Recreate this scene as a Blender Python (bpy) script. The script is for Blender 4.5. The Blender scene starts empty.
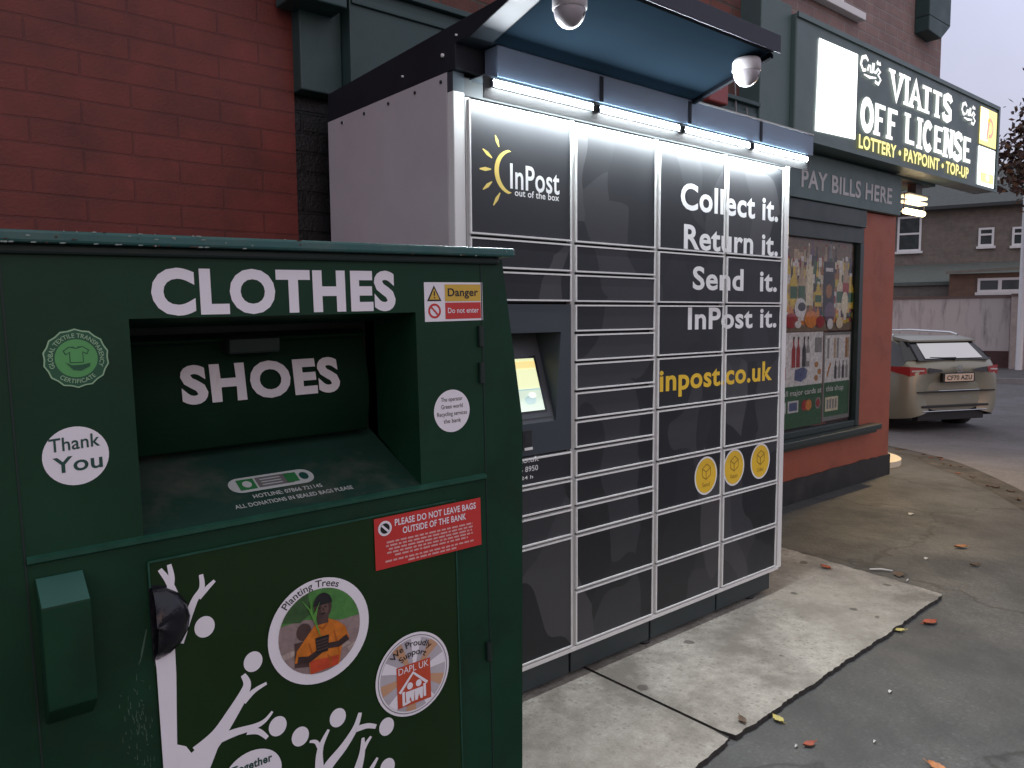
import bpy, math, random
from mathutils import Vector, Matrix
random.seed(11)
PI = math.pi
scene = bpy.context.scene
COL = scene.collection

# ------------------------------------------------------------------ world / camera / light
CAM = Vector((-1.623, -2.146, 1.469))
YAW, PITCH, ROLL, FPX = 0.703, -0.087, -0.008, 770.0
f = Vector((math.sin(YAW)*math.cos(PITCH), math.cos(YAW)*math.cos(PITCH), math.sin(PITCH)))
r = Vector((math.cos(YAW), -math.sin(YAW), 0)); u = r.cross(f)
r2 = r*math.cos(ROLL) + u*math.sin(ROLL); u2 = r2.cross(f)
cd = bpy.data.cameras.new('camera'); cam = bpy.data.objects.new('camera', cd); COL.objects.link(cam)
M3 = Matrix((r2, u2, -f)).transposed()
cam.matrix_world = Matrix.Translation(CAM) @ M3.to_4x4()
cd.sensor_width = 36.0; cd.lens = FPX/1024*36.0; cd.clip_start = 0.05; cd.clip_end = 1500
scene.camera = cam

w = bpy.data.worlds.new('World'); scene.world = w; w.use_nodes = True
nt = w.node_tree; N = nt.nodes; L = nt.links
for n in list(N): N.remove(n)
out = N.new('ShaderNodeOutputWorld'); bg = N.new('ShaderNodeBackground'); L.new(bg.outputs[0], out.inputs[0])
sky = N.new('ShaderNodeTexSky'); sky.sky_type = 'NISHITA'; sky.sun_disc = False
sky.sun_elevation = math.radians(4); sky.sun_rotation = math.radians(200); sky.dust_density = 4; sky.air_density = 1.5
tc = N.new('ShaderNodeTexCoord'); sep = N.new('ShaderNodeSeparateXYZ'); L.new(tc.outputs['Generated'], sep.inputs[0])
ramp = N.new('ShaderNodeValToRGB'); L.new(sep.outputs[2], ramp.inputs[0])
ramp.color_ramp.elements[0].position = 0.0; ramp.color_ramp.elements[0].color = (0.46, 0.46, 0.58, 1)
ramp.color_ramp.elements[1].position = 1.0; ramp.color_ramp.elements[1].color = (0.62, 0.60, 0.61, 1)
e = ramp.color_ramp.elements.new(0.32); e.color = (0.60, 0.62, 0.83, 1)
cn = N.new('ShaderNodeTexNoise'); cn.inputs['Scale'].default_value = 2.2; cn.inputs['Detail'].default_value = 5
L.new(tc.outputs['Generated'], cn.inputs['Vector'])
cm = N.new('ShaderNodeMapRange'); cm.inputs[1].default_value = .25; cm.inputs[2].default_value = .75; cm.inputs[3].default_value = .82; cm.inputs[4].default_value = 1.14
L.new(cn.outputs[0], cm.inputs[0])
mul = N.new('ShaderNodeMixRGB'); mul.blend_type = 'MULTIPLY'; mul.inputs[0].default_value = 1
L.new(ramp.outputs[0], mul.inputs[1]); L.new(cm.outputs[0], mul.inputs[2])
sc_ = N.new('ShaderNodeMixRGB'); sc_.blend_type = 'MULTIPLY'; sc_.inputs[0].default_value = 1; sc_.inputs[2].default_value = (.05, .05, .05, 1)
L.new(sky.outputs[0], sc_.inputs[1])
addn = N.new('ShaderNodeMixRGB'); addn.blend_type = 'ADD'; addn.inputs[0].default_value = 1
L.new(mul.outputs[0], addn.inputs[1]); L.new(sc_.outputs[0], addn.inputs[2])
L.new(addn.outputs[0], bg.inputs[0]); bg.inputs[1].default_value = 1.0

sd = bpy.data.lights.new('sun', 'SUN'); sd.energy = 0.12; sd.angle = math.radians(40); sd.color = (.93, .95, 1)
so = bpy.data.objects.new('sun', sd); COL.objects.link(so)
so.rotation_euler = (math.radians(50), 0, math.radians(-15))

vs = scene.view_settings; vs.view_transform = 'Standard'; vs.look = 'None'; vs.exposure = 0; vs.gamma = 1; vs.use_curve_mapping = False
scene.cycles.use_denoising = True
scene.cycles.max_bounces = 8
try: scene.cycles.sample_clamp_indirect = 6
except Exception: pass

# ------------------------------------------------------------------ materials
MATS = {}
def lin(c):
    return tuple(((x/12.92) if x <= .04045 else ((x+.055)/1.055)**2.4) for x in c)
def base_mat(name):
    m = bpy.data.materials.new(name); m.use_nodes = True
    b = m.node_tree.nodes['Principled BSDF']; MATS[name] = m
    return m, b
def mat(name, col, rough=.5, metal=0., var=.15, scale=6., bump=0., bscale=60., rvar=.1, dirt=None, dscale=3., damt=.5, spec=.5, aniso=(1, 1, 1)):
    """plain surface with a little procedural unevenness in tone and gloss, optional dirt blotches and bump"""
    if name in MATS: return MATS[name]
    m, b = base_mat(name); n = m.node_tree.nodes; l = m.node_tree.links
    t = n.new('ShaderNodeTexCoord'); mp = n.new('ShaderNodeMapping'); mp.inputs['Scale'].default_value = aniso
    l.new(t.outputs['Object'], mp.inputs[0])
    a = n.new('ShaderNodeTexNoise'); a.inputs['Scale'].default_value = scale; a.inputs['Detail'].default_value = 6; a.inputs['Roughness'].default_value = .6
    l.new(mp.outputs[0], a.inputs['Vector'])
    mr = n.new('ShaderNodeMapRange'); mr.inputs[1].default_value = .25; mr.inputs[2].default_value = .75
    mr.inputs[3].default_value = 1-var; mr.inputs[4].default_value = 1+var; l.new(a.outputs[0], mr.inputs[0])
    mx = n.new('ShaderNodeMixRGB'); mx.blend_type = 'MULTIPLY'; mx.inputs[0].default_value = 1; mx.inputs[1].default_value = (*col, 1)
    l.new(mr.outputs[0], mx.inputs[2]); last = mx.outputs[0]
    if dirt:
        d = n.new('ShaderNodeTexNoise'); d.inputs['Scale'].default_value = dscale; d.inputs['Detail'].default_value = 8; d.inputs['Roughness'].default_value = .7
        l.new(mp.outputs[0], d.inputs['Vector'])
        dr = n.new('ShaderNodeMapRange'); dr.inputs[1].default_value = .5; dr.inputs[2].default_value = .72; dr.inputs[3].default_value = 0; dr.inputs[4].default_value = damt
        l.new(d.outputs[0], dr.inputs[0])
        dm = n.new('ShaderNodeMixRGB'); dm.inputs[2].default_value = (*dirt, 1); l.new(dr.outputs[0], dm.inputs[0]); l.new(last, dm.inputs[1]); last = dm.outputs[0]
    l.new(last, b.inputs['Base Color'])
    rr = n.new('ShaderNodeMapRange'); rr.inputs[1].default_value = .25; rr.inputs[2].default_value = .75
    rr.inputs[3].default_value = max(.02, rough-rvar); rr.inputs[4].default_value = min(1, rough+rvar); l.new(a.outputs[0], rr.inputs[0]); l.new(rr.outputs[0], b.inputs['Roughness'])
    b.inputs['Metallic'].default_value = metal; b.inputs['Specular IOR Level'].default_value = spec
    if bump:
        bn = n.new('ShaderNodeTexNoise'); bn.inputs['Scale'].default_value = bscale; bn.inputs['Detail'].default_value = 5; l.new(t.outputs['Object'], bn.inputs['Vector'])
        bp = n.new('ShaderNodeBump'); bp.inputs['Strength'].default_value = bump; bp.inputs['Distance'].default_value = .01
        l.new(bn.outputs[0], bp.inputs['Height']); l.new(bp.outputs[0], b.inputs['Normal'])
    return m
def emit(name, col, strength, body=(.8, .8, .8)):
    m, b = base_mat(name)
    b.inputs['Base Color'].default_value = (*body, 1); b.inputs['Emission Color'].default_value = (*col, 1); b.inputs['Emission Strength'].default_value = strength
    return m
def brick(name, c1, c2, mortar, bw=.24, rh=.085, mort=.008, rough=.8, bump=.5, var=.2, off=(0, 0), msm=.3, axis='x'):
    m, b = base_mat(name); n = m.node_tree.nodes; l = m.node_tree.links
    t = n.new('ShaderNodeTexCoord'); s = n.new('ShaderNodeSeparateXYZ'); c = n.new('ShaderNodeCombineXYZ'); l.new(t.outputs['Object'], s.inputs[0])
    if axis == 'xy':
        ad = n.new('ShaderNodeMath'); ad.operation = 'ADD'; l.new(s.outputs[0], ad.inputs[0]); l.new(s.outputs[1], ad.inputs[1]); l.new(ad.outputs[0], c.inputs[0])
    else: l.new(s.outputs[0], c.inputs[0])
    l.new(s.outputs[2], c.inputs[1])
    mp = n.new('ShaderNodeMapping'); mp.inputs['Location'].default_value = (off[0], off[1], 0); l.new(c.outputs[0], mp.inputs[0])
    # a slight waviness so that the courses are not ruler straight
    wn = n.new('ShaderNodeTexNoise'); wn.inputs['Scale'].default_value = 3; l.new(t.outputs['Object'], wn.inputs['Vector'])
    wm = n.new('ShaderNodeVectorMath'); wm.operation = 'SCALE'; wm.inputs['Scale'].default_value = .012; l.new(wn.outputs['Color'], wm.inputs[0])
    wa = n.new('ShaderNodeVectorMath'); wa.operation = 'ADD'; l.new(mp.outputs[0], wa.inputs[0]); l.new(wm.outputs[0], wa.inputs[1])
    k = n.new('ShaderNodeTexBrick'); k.inputs['Scale'].default_value = 1; k.inputs['Brick Width'].default_value = bw; k.inputs['Row Height'].default_value = rh
    k.inputs['Mortar Size'].default_value = mort; k.inputs['Mortar Smooth'].default_value = msm; k.inputs['Bias'].default_value = 0
    k.inputs['Color1'].default_value = (*c1, 1); k.inputs['Color2'].default_value = (*c2, 1); k.inputs['Mortar'].default_value = (*mortar, 1)
    l.new(wa.outputs[0], k.inputs['Vector'])
    a = n.new('ShaderNodeTexNoise'); a.inputs['Scale'].default_value = 5; a.inputs['Detail'].default_value = 8; a.inputs['Roughness'].default_value = .65; l.new(t.outputs['Object'], a.inputs['Vector'])
    mr = n.new('ShaderNodeMapRange'); mr.inputs[1].default_value = .25; mr.inputs[2].default_value = .75; mr.inputs[3].default_value = 1-var; mr.inputs[4].default_value = 1+var; l.new(a.outputs[0], mr.inputs[0])
    mx = n.new('ShaderNodeMixRGB'); mx.blend_type = 'MULTIPLY'; mx.inputs[0].default_value = 1; l.new(k.outputs['Color'], mx.inputs[1]); l.new(mr.outputs[0], mx.inputs[2])
    l.new(mx.outputs[0], b.inputs['Base Color']); b.inputs['Roughness'].default_value = rough
    bn = n.new('ShaderNodeTexNoise'); bn.inputs['Scale'].default_value = 90; bn.inputs['Detail'].default_value = 4; l.new(t.outputs['Object'], bn.inputs['Vector'])
    hm = n.new('ShaderNodeMath'); hm.operation = 'MULTIPLY_ADD'; hm.inputs[1].default_value = -1.0; l.new(k.outputs['Fac'], hm.inputs[0])
    sm = n.new('ShaderNodeMath'); sm.operation = 'MULTIPLY'; sm.inputs[1].default_value = .35; l.new(bn.outputs[0], sm.inputs[0]); l.new(sm.outputs[0], hm.inputs[2])
    bp = n.new('ShaderNodeBump'); bp.inputs['Strength'].default_value = bump; bp.inputs['Distance'].default_value = .012
    l.new(hm.outputs[0], bp.inputs['Height']); l.new(bp.outputs[0], b.inputs['Normal'])
    return m
def ground_mat(name, base, spk, dark, rough=.85, speck=.5, stain=.5, sscale=1.3, spots=0., bump=.35, warm=None, cracks=0., fine=95, mott=.3, pit=2.3):
    """asphalt / concrete: aggregate specks, large blotches, dark gum spots, cracks"""
    m, b = base_mat(name); n = m.node_tree.nodes; l = m.node_tree.links
    t = n.new('ShaderNodeTexCoord'); V = t.outputs['Object']
    a = n.new('ShaderNodeTexNoise'); a.inputs['Scale'].default_value = fine; a.inputs['Detail'].default_value = 3; l.new(V, a.inputs['Vector'])
    ar = n.new('ShaderNodeMapRange'); ar.inputs[1].default_value = .35; ar.inputs[2].default_value = .7; ar.inputs[3].default_value = 0; ar.inputs[4].default_value = speck; l.new(a.outputs[0], ar.inputs[0])
    m1 = n.new('ShaderNodeMixRGB'); m1.inputs[1].default_value = (*base, 1); m1.inputs[2].default_value = (*spk, 1); l.new(ar.outputs[0], m1.inputs[0])
    d = n.new('ShaderNodeTexNoise'); d.inputs['Scale'].default_value = sscale; d.inputs['Detail'].default_value = 10; d.inputs['Roughness'].default_value = .68; l.new(V, d.inputs['Vector'])
    dr = n.new('ShaderNodeMapRange'); dr.inputs[1].default_value = .42; dr.inputs[2].default_value = .62; dr.inputs[3].default_value = 0; dr.inputs[4].default_value = stain; l.new(d.outputs[0], dr.inputs[0])
    g1 = n.new('ShaderNodeTexNoise'); g1.inputs['Scale'].default_value = 21; g1.inputs['Detail'].default_value = 7; g1.inputs['Roughness'].default_value = .75; l.new(V, g1.inputs['Vector'])
    gr = n.new('ShaderNodeMapRange'); gr.inputs[1].default_value = .3; gr.inputs[2].default_value = .7; gr.inputs[3].default_value = 1-mott; gr.inputs[4].default_value = 1+mott; l.new(g1.outputs[0], gr.inputs[0])
    gm = n.new('ShaderNodeMixRGB'); gm.blend_type = 'MULTIPLY'; gm.inputs[0].default_value = 1; l.new(m1.outputs[0], gm.inputs[1]); l.new(gr.outputs[0], gm.inputs[2])
    pv = n.new('ShaderNodeTexVoronoi'); pv.voronoi_dimensions = '2D'; pv.inputs['Scale'].default_value = 42; l.new(V, pv.inputs['Vector'])
    pc = n.new('ShaderNodeSeparateColor'); l.new(pv.outputs['Color'], pc.inputs[0])
    pg = n.new('ShaderNodeMapRange'); pg.inputs[1].default_value = .80; pg.inputs[2].default_value = .84; pg.inputs[3].default_value = 0; pg.inputs[4].default_value = 1; l.new(pc.outputs[0], pg.inputs[0])
    pd = n.new('ShaderNodeMapRange'); pd.inputs[1].default_value = .22; pd.inputs[2].default_value = .38; pd.inputs[3].default_value = .55; pd.inputs[4].default_value = 0; l.new(pv.outputs['Distance'], pd.inputs[0])
    pm = n.new('ShaderNodeMath'); pm.operation = 'MULTIPLY'; l.new(pg.outputs[0], pm.inputs[0]); l.new(pd.outputs[0], pm.inputs[1])
    pmx = n.new('ShaderNodeMixRGB'); pmx.inputs[2].default_value = (*[x*pit for x in base], 1); l.new(pm.outputs[0], pmx.inputs[0]); l.new(gm.outputs[0], pmx.inputs[1])
    m2 = n.new('ShaderNodeMixRGB'); m2.inputs[2].default_value = (*dark, 1); l.new(dr.outputs[0], m2.inputs[0]); l.new(pmx.outputs[0], m2.inputs[1]); last = m2.outputs[0]
    if warm:
        wn = n.new('ShaderNodeTexNoise'); wn.inputs['Scale'].default_value = .7; wn.inputs['Detail'].default_value = 6; l.new(V, wn.inputs['Vector'])
        wr = n.new('ShaderNodeMapRange'); wr.inputs[1].default_value = .4; wr.inputs[2].default_value = .7; wr.inputs[3].default_value = 0; wr.inputs[4].default_value = .6; l.new(wn.outputs[0], wr.inputs[0])
        wm = n.new('ShaderNodeMixRGB'); wm.inputs[2].default_value = (*warm, 1); l.new(wr.outputs[0], wm.inputs[0]); l.new(last, wm.inputs[1]); last = wm.outputs[0]
    if spots:
        vo = n.new('ShaderNodeTexVoronoi'); vo.voronoi_dimensions = '2D'; vo.inputs['Scale'].default_value = 4.2; vo.inputs['Randomness'].default_value = 1
        vw = n.new('ShaderNodeTexNoise'); vw.inputs['Scale'].default_value = 14; l.new(V, vw.inputs['Vector'])
        vx = n.new('ShaderNodeVectorMath'); vx.operation = 'SCALE'; vx.inputs['Scale'].default_value = .06; l.new(vw.outputs['Color'], vx.inputs[0])
        va = n.new('ShaderNodeVectorMath'); va.operation = 'ADD'; l.new(V, va.inputs[0]); l.new(vx.outputs[0], va.inputs[1]); l.new(va.outputs[0], vo.inputs['Vector'])
        # spot size differs from cell to cell, and most cells have none
        cs = n.new('ShaderNodeSeparateColor'); l.new(vo.outputs['Color'], cs.inputs[0])
        cr = n.new('ShaderNodeMapRange'); cr.inputs[1].default_value = .55; cr.inputs[2].default_value = 1; cr.inputs[3].default_value = 0; cr.inputs[4].default_value = .13; l.new(cs.outputs[0], cr.inputs[0])
        lt = n.new('ShaderNodeMath'); lt.operation = 'SUBTRACT'; l.new(cr.outputs[0], lt.inputs[0]); l.new(vo.outputs['Distance'], lt.inputs[1])
        sr = n.new('ShaderNodeMapRange'); sr.inputs[1].default_value = 0; sr.inputs[2].default_value = .03; sr.inputs[3].default_value = 0; sr.inputs[4].default_value = spots; l.new(lt.outputs[0], sr.inputs[0])
        sm = n.new('ShaderNodeMixRGB'); sm.inputs[2].default_value = (*[x*.6 for x in dark], 1); l.new(sr.outputs[0], sm.inputs[0]); l.new(last, sm.inputs[1]); last = sm.outputs[0]
    if cracks:
        cv = n.new('ShaderNodeTexVoronoi'); cv.feature = 'DISTANCE_TO_EDGE'; cv.inputs['Scale'].default_value = .55
        cw = n.new('ShaderNodeTexNoise'); cw.inputs['Scale'].default_value = 3.5; cw.inputs['Detail'].default_value = 5; l.new(V, cw.inputs['Vector'])
        cx = n.new('ShaderNodeVectorMath'); cx.operation = 'SCALE'; cx.inputs['Scale'].default_value = .5; l.new(cw.outputs['Color'], cx.inputs[0])
        ca = n.new('ShaderNodeVectorMath'); ca.operation = 'ADD'; l.new(V, ca.inputs[0]); l.new(cx.outputs[0], ca.inputs[1]); l.new(ca.outputs[0], cv.inputs['Vector'])
        cr2 = n.new('ShaderNodeMapRange'); cr2.inputs[1].default_value = 0; cr2.inputs[2].default_value = .012; cr2.inputs[3].default_value = cracks; cr2.inputs[4].default_value = 0; l.new(cv.outputs[0], cr2.inputs[0])
        cmx = n.new('ShaderNodeMixRGB'); cmx.inputs[2].default_value = (.012, .012, .011, 1); l.new(cr2.outputs[0], cmx.inputs[0]); l.new(last, cmx.inputs[1]); last = cmx.outputs[0]
    l.new(last, b.inputs['Base Color'])
    rr = n.new('ShaderNodeMapRange'); rr.inputs[1].default_value = .3; rr.inputs[2].default_value = .75; rr.inputs[3].default_value = rough-.22; rr.inputs[4].default_value = min(1, rough+.1); l.new(d.outputs[0], rr.inputs[0]); l.new(rr.outputs[0], b.inputs['Roughness'])
    bp = n.new('ShaderNodeBump'); bp.inputs['Strength'].default_value = bump; bp.inputs['Distance'].default_value = .008
    ba = n.new('ShaderNodeMath'); ba.operation = 'ADD'; l.new(a.outputs[0], ba.inputs[0]); l.new(g1.outputs[0], ba.inputs[1]); l.new(ba.outputs[0], bp.inputs['Height']); l.new(bp.outputs[0], b.inputs['Normal'])
    return m

# ------------------------------------------------------------------ mesh builder
def world_loc(o):
    v = Vector((0, 0, 0))
    while o is not None: v += o.location; o = o.parent
    return v
class MB:
    def __init__(s): s.v = []; s.f = []; s.m = []; s.mats = []; s.smooth = []
    def mi(s, m):
        if m not in s.mats: s.mats.append(m)
        return s.mats.index(m)
    def add(s, vs, fs, m, smooth=False):
        o = len(s.v); s.v += [tuple(x) for x in vs]; k = s.mi(m)
        for q in fs: s.f.append([i+o for i in q]); s.m.append(k); s.smooth.append(smooth)
    def box(s, x0, x1, y0, y1, z0, z1, m):
        s.add([(x0,y0,z0),(x1,y0,z0),(x1,y1,z0),(x0,y1,z0),(x0,y0,z1),(x1,y0,z1),(x1,y1,z1),(x0,y1,z1)],
              [(0,3,2,1),(4,5,6,7),(0,1,5,4),(1,2,6,5),(2,3,7,6),(3,0,4,7)], m)
    def face(s, pts, m): s.add(pts, [tuple(range(len(pts)))], m)
    def prism_x(s, yz, x0, x1, m):
        n = len(yz); v = [(x0, y, z) for y, z in yz]+[(x1, y, z) for y, z in yz]
        s.add(v, [tuple(range(n)), tuple(range(2*n-1, n-1, -1))]+[(i, i+n, (i+1) % n+n, (i+1) % n) for i in range(n)], m)
    def prism_y(s, xz, y0, y1, m):
        n = len(xz); v = [(x, y0, z) for x, z in xz]+[(x, y1, z) for x, z in xz]
        s.add(v, [tuple(range(n)), tuple(range(2*n-1, n-1, -1))]+[(i, i+n, (i+1) % n+n, (i+1) % n) for i in range(n)], m)
    def prism_z(s, xy, z0, z1, m, mside=None):
        n = len(xy); v = [(x, y, z0) for x, y in xy]+[(x, y, z1) for x, y in xy]
        s.add(v, [tuple(range(n-1, -1, -1)), tuple(range(n, 2*n))], m)
        s.add(v, [(i, (i+1) % n, (i+1) % n+n, i+n) for i in range(n)], mside or m)
    def tube(s, pts, rad, m, seg=10, cap=True):
        pts = [Vector(p) for p in pts]; n = len(pts); rad = rad if isinstance(rad, (list, tuple)) else [rad]*n; vs = []
        ref = None
        for i, p in enumerate(pts):
            d = (pts[min(i+1, n-1)]-pts[max(i-1, 0)]).normalized()
            if ref is None: ref = Vector((0, 0, 1)) if abs(d.z) < .9 else Vector((1, 0, 0))
            a = d.cross(ref).normalized(); b = d.cross(a); ref = b.cross(d) if False else ref
            for k in range(seg):
                t = 2*PI*k/seg; vs.append(p+(a*math.cos(t)+b*math.sin(t))*rad[i])
        fs = [(i*seg+k, i*seg+(k+1) % seg, (i+1)*seg+(k+1) % seg, (i+1)*seg+k) for i in range(n-1) for k in range(seg)]
        s.add(vs, fs, m, True)
        if cap: s.add(vs[:seg], [tuple(range(seg))], m); s.add(vs[-seg:], [tuple(range(seg-1, -1, -1))], m)
    def lathe(s, prof, centre, axis, m, seg=24):
        """prof: (radius, height) pairs along axis"""
        ax = Vector(axis).normalized(); ref = Vector((1, 0, 0)) if abs(ax.x) < .9 else Vector((0, 1, 0))
        a = ax.cross(ref).normalized(); b = ax.cross(a); c = Vector(centre); vs = []
        for rr, h in prof:
            for k in range(seg):
                t = 2*PI*k/seg; vs.append(c+ax*h+(a*math.cos(t)+b*math.sin(t))*rr)
        n = len(prof)
        s.add(vs, [(i*seg+k, i*seg+(k+1) % seg, (i+1)*seg+(k+1) % seg, (i+1)*seg+k) for i in range(n-1) for k in range(seg)], m, True)
    def build(s, name, parent=None, bevel=0, local=False):
        me = bpy.data.meshes.new(name)
        o = bpy.data.objects.new(name, me); COL.objects.link(o)
        off = Vector((0, 0, 0))
        if parent is not None:
            o.parent = parent
            if not local: off = world_loc(parent)
        me.from_pydata([Vector(v)-off for v in s.v], [], s.f)
        for m in s.mats: me.materials.append(m)
        for i, p in enumerate(me.polygons): p.material_index = s.m[i]; p.use_smooth = s.smooth[i]
        me.update()
        if bevel:
            bv = o.modifiers.new('bevel', 'BEVEL'); bv.width = bevel; bv.segments = 2; bv.limit_method = 'ANGLE'; bv.angle_limit = math.radians(40)
        return o
def tag(o, label=None, cat=None, group=None, kind=None):
    if label: o['label'] = label
    if cat: o['category'] = cat
    if group: o['group'] = group
    if kind: o['kind'] = kind
    return o
def empty(name, loc, label, cat, group=None, rot=None):
    o = bpy.data.objects.new(name, None); COL.objects.link(o); o.location = loc; o.empty_display_size = .2
    if rot is not None: o.rotation_euler = rot
    return tag(o, label, cat, group)

# ---- lettering: text curves turned into flat meshes
_tc = {}
def glyphs(body, bold):
    k = (body, bold)
    if k in _tc: return _tc[k]
    cu = bpy.data.curves.new('t', 'FONT'); cu.body = body; cu.size = 1; cu.offset = bold; cu.resolution_u = 4; cu.fill_mode = 'FRONT'
    if bold: cu.space_character = 1+bold*2.2
    o = bpy.data.objects.new('t', cu); COL.objects.link(o)
    dg = bpy.context.evaluated_depsgraph_get(); me = bpy.data.meshes.new_from_object(o.evaluated_get(dg))
    vs = [(v.co.x, v.co.y) for v in me.vertices]; fs = [tuple(p.vertices) for p in me.polygons]
    bpy.data.objects.remove(o); bpy.data.curves.remove(cu); bpy.data.meshes.remove(me)
    _tc[k] = (vs, fs); return _tc[k]
def capheight(bold):
    vs, _ = glyphs('H', bold); return max(v[1] for v in vs), min(v[1] for v in vs)
class Art(MB):
    """flat printed shapes on an upright surface that faces -Y at depth y0; o = how far proud"""
    def __init__(s, y0=0., P=None):
        super().__init__(); s.P = P or (lambda x, z, o: (x, y0-o, z))
    def poly(s, pts, o, m): s.add([s.P(x, z, o) for x, z in pts], [tuple(range(len(pts)))], m)
    def rect(s, x0, z0, x1, z1, o, m): s.poly([(x0, z0), (x1, z0), (x1, z1), (x0, z1)], o, m)
    def ell(s, cx, cz, rx, rz, o, m, n=40): s.poly([(cx+rx*math.cos(2*PI*i/n), cz+rz*math.sin(2*PI*i/n)) for i in range(n)], o, m)
    def ring(s, cx, cz, r0, r1, o, m, n=40, a0=0, a1=2*PI):
        v = []; 
        for i in range(n+1):
            t = a0+(a1-a0)*i/n; v += [s.P(cx+r0*math.cos(t), cz+r0*math.sin(t), o), s.P(cx+r1*math.cos(t), cz+r1*math.sin(t), o)]
        s.add(v, [(2*i, 2*i+1, 2*i+3, 2*i+2) for i in range(n)], m)
    def stroke(s, pts, wd, o, m):
        n = len(pts); wd = wd if isinstance(wd, (list, tuple)) else [wd]*n; v = []
        for i in range(n):
            a = Vector(pts[max(i-1, 0)]); b = Vector(pts[min(i+1, n-1)]); d = (b-a).normalized(); q = Vector((-d.y, d.x))*wd[i]/2; p = Vector(pts[i])
            v += [s.P(*(p+q), o), s.P(*(p-q), o)]
        s.add(v, [(2*i, 2*i+1, 2*i+3, 2*i+2) for i in range(n-1)], m)
    def text(s, body, x0, z0, width, H, o, m, bold=.0, align='l', slope=0.):
        vs, fs = glyphs(body, bold); ch, lo = capheight(bold)
        xa = min(v[0] for v in vs); xb = max(v[0] for v in vs); sx = width/(xb-xa) if width else H/(ch-lo)
        W = sx*(xb-xa); xs = {'l': x0, 'c': x0-W/2, 'r': x0-W}[align]
        s.add([s.P(xs+(v[0]-xa)*sx, z0+(v[1]-lo)*H/(ch-lo)+slope*(v[0]-xa)*sx, o) for v in vs], fs, m); return W
    def arc(s, body, cx, cz, r, H, mid, o, m, bold=0., inside=False, squeeze=1.):
        vs, fs = glyphs(body, bold); ch, lo = capheight(bold); k = H/(ch-lo); xa = min(v[0] for v in vs); xb = max(v[0] for v in vs); xm = (xa+xb)/2; p = []
        for x, y in vs:
            if inside: t = mid+(x-xm)*k*squeeze/r; rr = r-(y-lo)*k+0
            else: t = mid-(x-xm)*k*squeeze/r; rr = r+(y-lo)*k
            p.append(s.P(cx+rr*math.cos(t), cz+rr*math.sin(t), o))
        s.add(p, fs, m)

# ------------------------------------------------------------------ shared materials
RED = brick('red_painted_brick', (.142, .0235, .0165), (.132, .0215, .015), (.10, .0165, .012), rough=.62, bump=.38, var=.36, mort=.005, off=(0, .02), bw=.33)
REDSMOOTH = mat('red_painted_render', (.30, .076, .036), .55, var=.12, bump=.15, dirt=(.05, .02, .015), damt=.45)
RAWBRICK = brick('weathered_brick', (.17, .06, .045), (.11, .05, .042), (.09, .07, .06), rough=.9, bump=.9, var=.35)
UPBRICK = brick('upper_brick_bloom', (.30, .205, .19), (.25, .175, .165), (.28, .24, .225), rough=.9, bump=.6, var=.25)  # brick colour raised to stand in for bloom on the upper wall
DARKBRICK = brick('black_painted_brick', (.014, .014, .016), (.012, .012, .014), (.006, .006, .007), rough=.5, bump=.9, var=.3)
TEAL = mat('dark_teal_paint', (.028, .062, .06), .5, var=.15, bump=.08, dirt=(.015, .03, .03), damt=.5)
TEALLIT = mat('shop_green_paint_glow', (.085, .135, .13), .5, var=.12, dirt=(.04, .06, .06), damt=.4)  # green paint lightened in colour to imitate the glow around the sign
WHITEP = mat('white_paint', (.78, .77, .76), .45, var=.05, dirt=(.5, .48, .45), damt=.3)
BLACK = mat('black_rubber', (.012, .012, .013), .5)
SLATE = mat('slate_grey_metal', (.035, .048, .06), .42, var=.08)

# ------------------------------------------------------------------ ground
ASPH = ground_mat('pavement_asphalt', (.052, .055, .053), (.105, .104, .098), (.026, .027, .026), rough=.78, speck=.6, stain=.75, warm=(.058, .055, .049), cracks=.75)
ROADM = ground_mat('road_asphalt', (.125, .12, .128), (.2, .195, .195), (.085, .082, .082), rough=.75, speck=.5, stain=.5, sscale=.8)
KERBM = ground_mat('kerb_stone', (.045, .038, .03), (.09, .075, .06), (.018, .02, .012), rough=.9, speck=.5, stain=.8, sscale=3.)
CONC = ground_mat('worn_concrete', (.32, .295, .248), (.47, .445, .39), (.10, .087, .071), rough=.92, speck=.6, stain=.85, sscale=2.2, spots=.75, bump=.5, warm=(.26, .235, .195), fine=110, mott=.34, pit=.4)
DARKGAP = mat('slab_edge_dirt', (.035, .032, .028), .95, var=.4, scale=30)

def spline(pts, n=10):
    o = []
    for i in range(len(pts)-1):
        p0 = Vector(pts[max(i-1, 0)]); p1 = Vector(pts[i]); p2 = Vector(pts[i+1]); p3 = Vector(pts[min(i+2, len(pts)-1)])
        for k in range(n):
            t = k/n; o.append(.5*((2*p1)+(p2-p0)*t+(2*p0-5*p1+4*p2-p3)*t*t+(-p0+3*p1-3*p2+p3)*t**3))
    o.append(Vector(pts[-1])); return o
VD = Vector((.939, .343)); RD = Vector((.343, -.939))
def zroad(x, y):
    d = (Vector((x, y))-Vector(CAM[:2])).dot(VD); t = min(1, max(0, (d-8.2)/4.5)); t = t*t*(3-2*t)
    return -.045-.225*t
inner = spline([(12.5, 12), (9.6, 6), (7.6, 2.6), (6.65, 1.26), (5.88, .41), (5.01, -.28), (3.7, -1.05), (1.8, -1.75), (-1.5, -2.35), (-8, -2.9), (-30, -3.6)])
outer = spline([(13.1, 11.7), (10.3, 5.7), (8.35, 2.5), (7.3, 1.2), (6.45, .45), (5.5, -.3), (4.05, -1.3), (2.0, -2.1), (-1.4, -2.72), (-8, -3.3), (-30, -4.0)])
b = MB()
n = len(inner)
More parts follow.
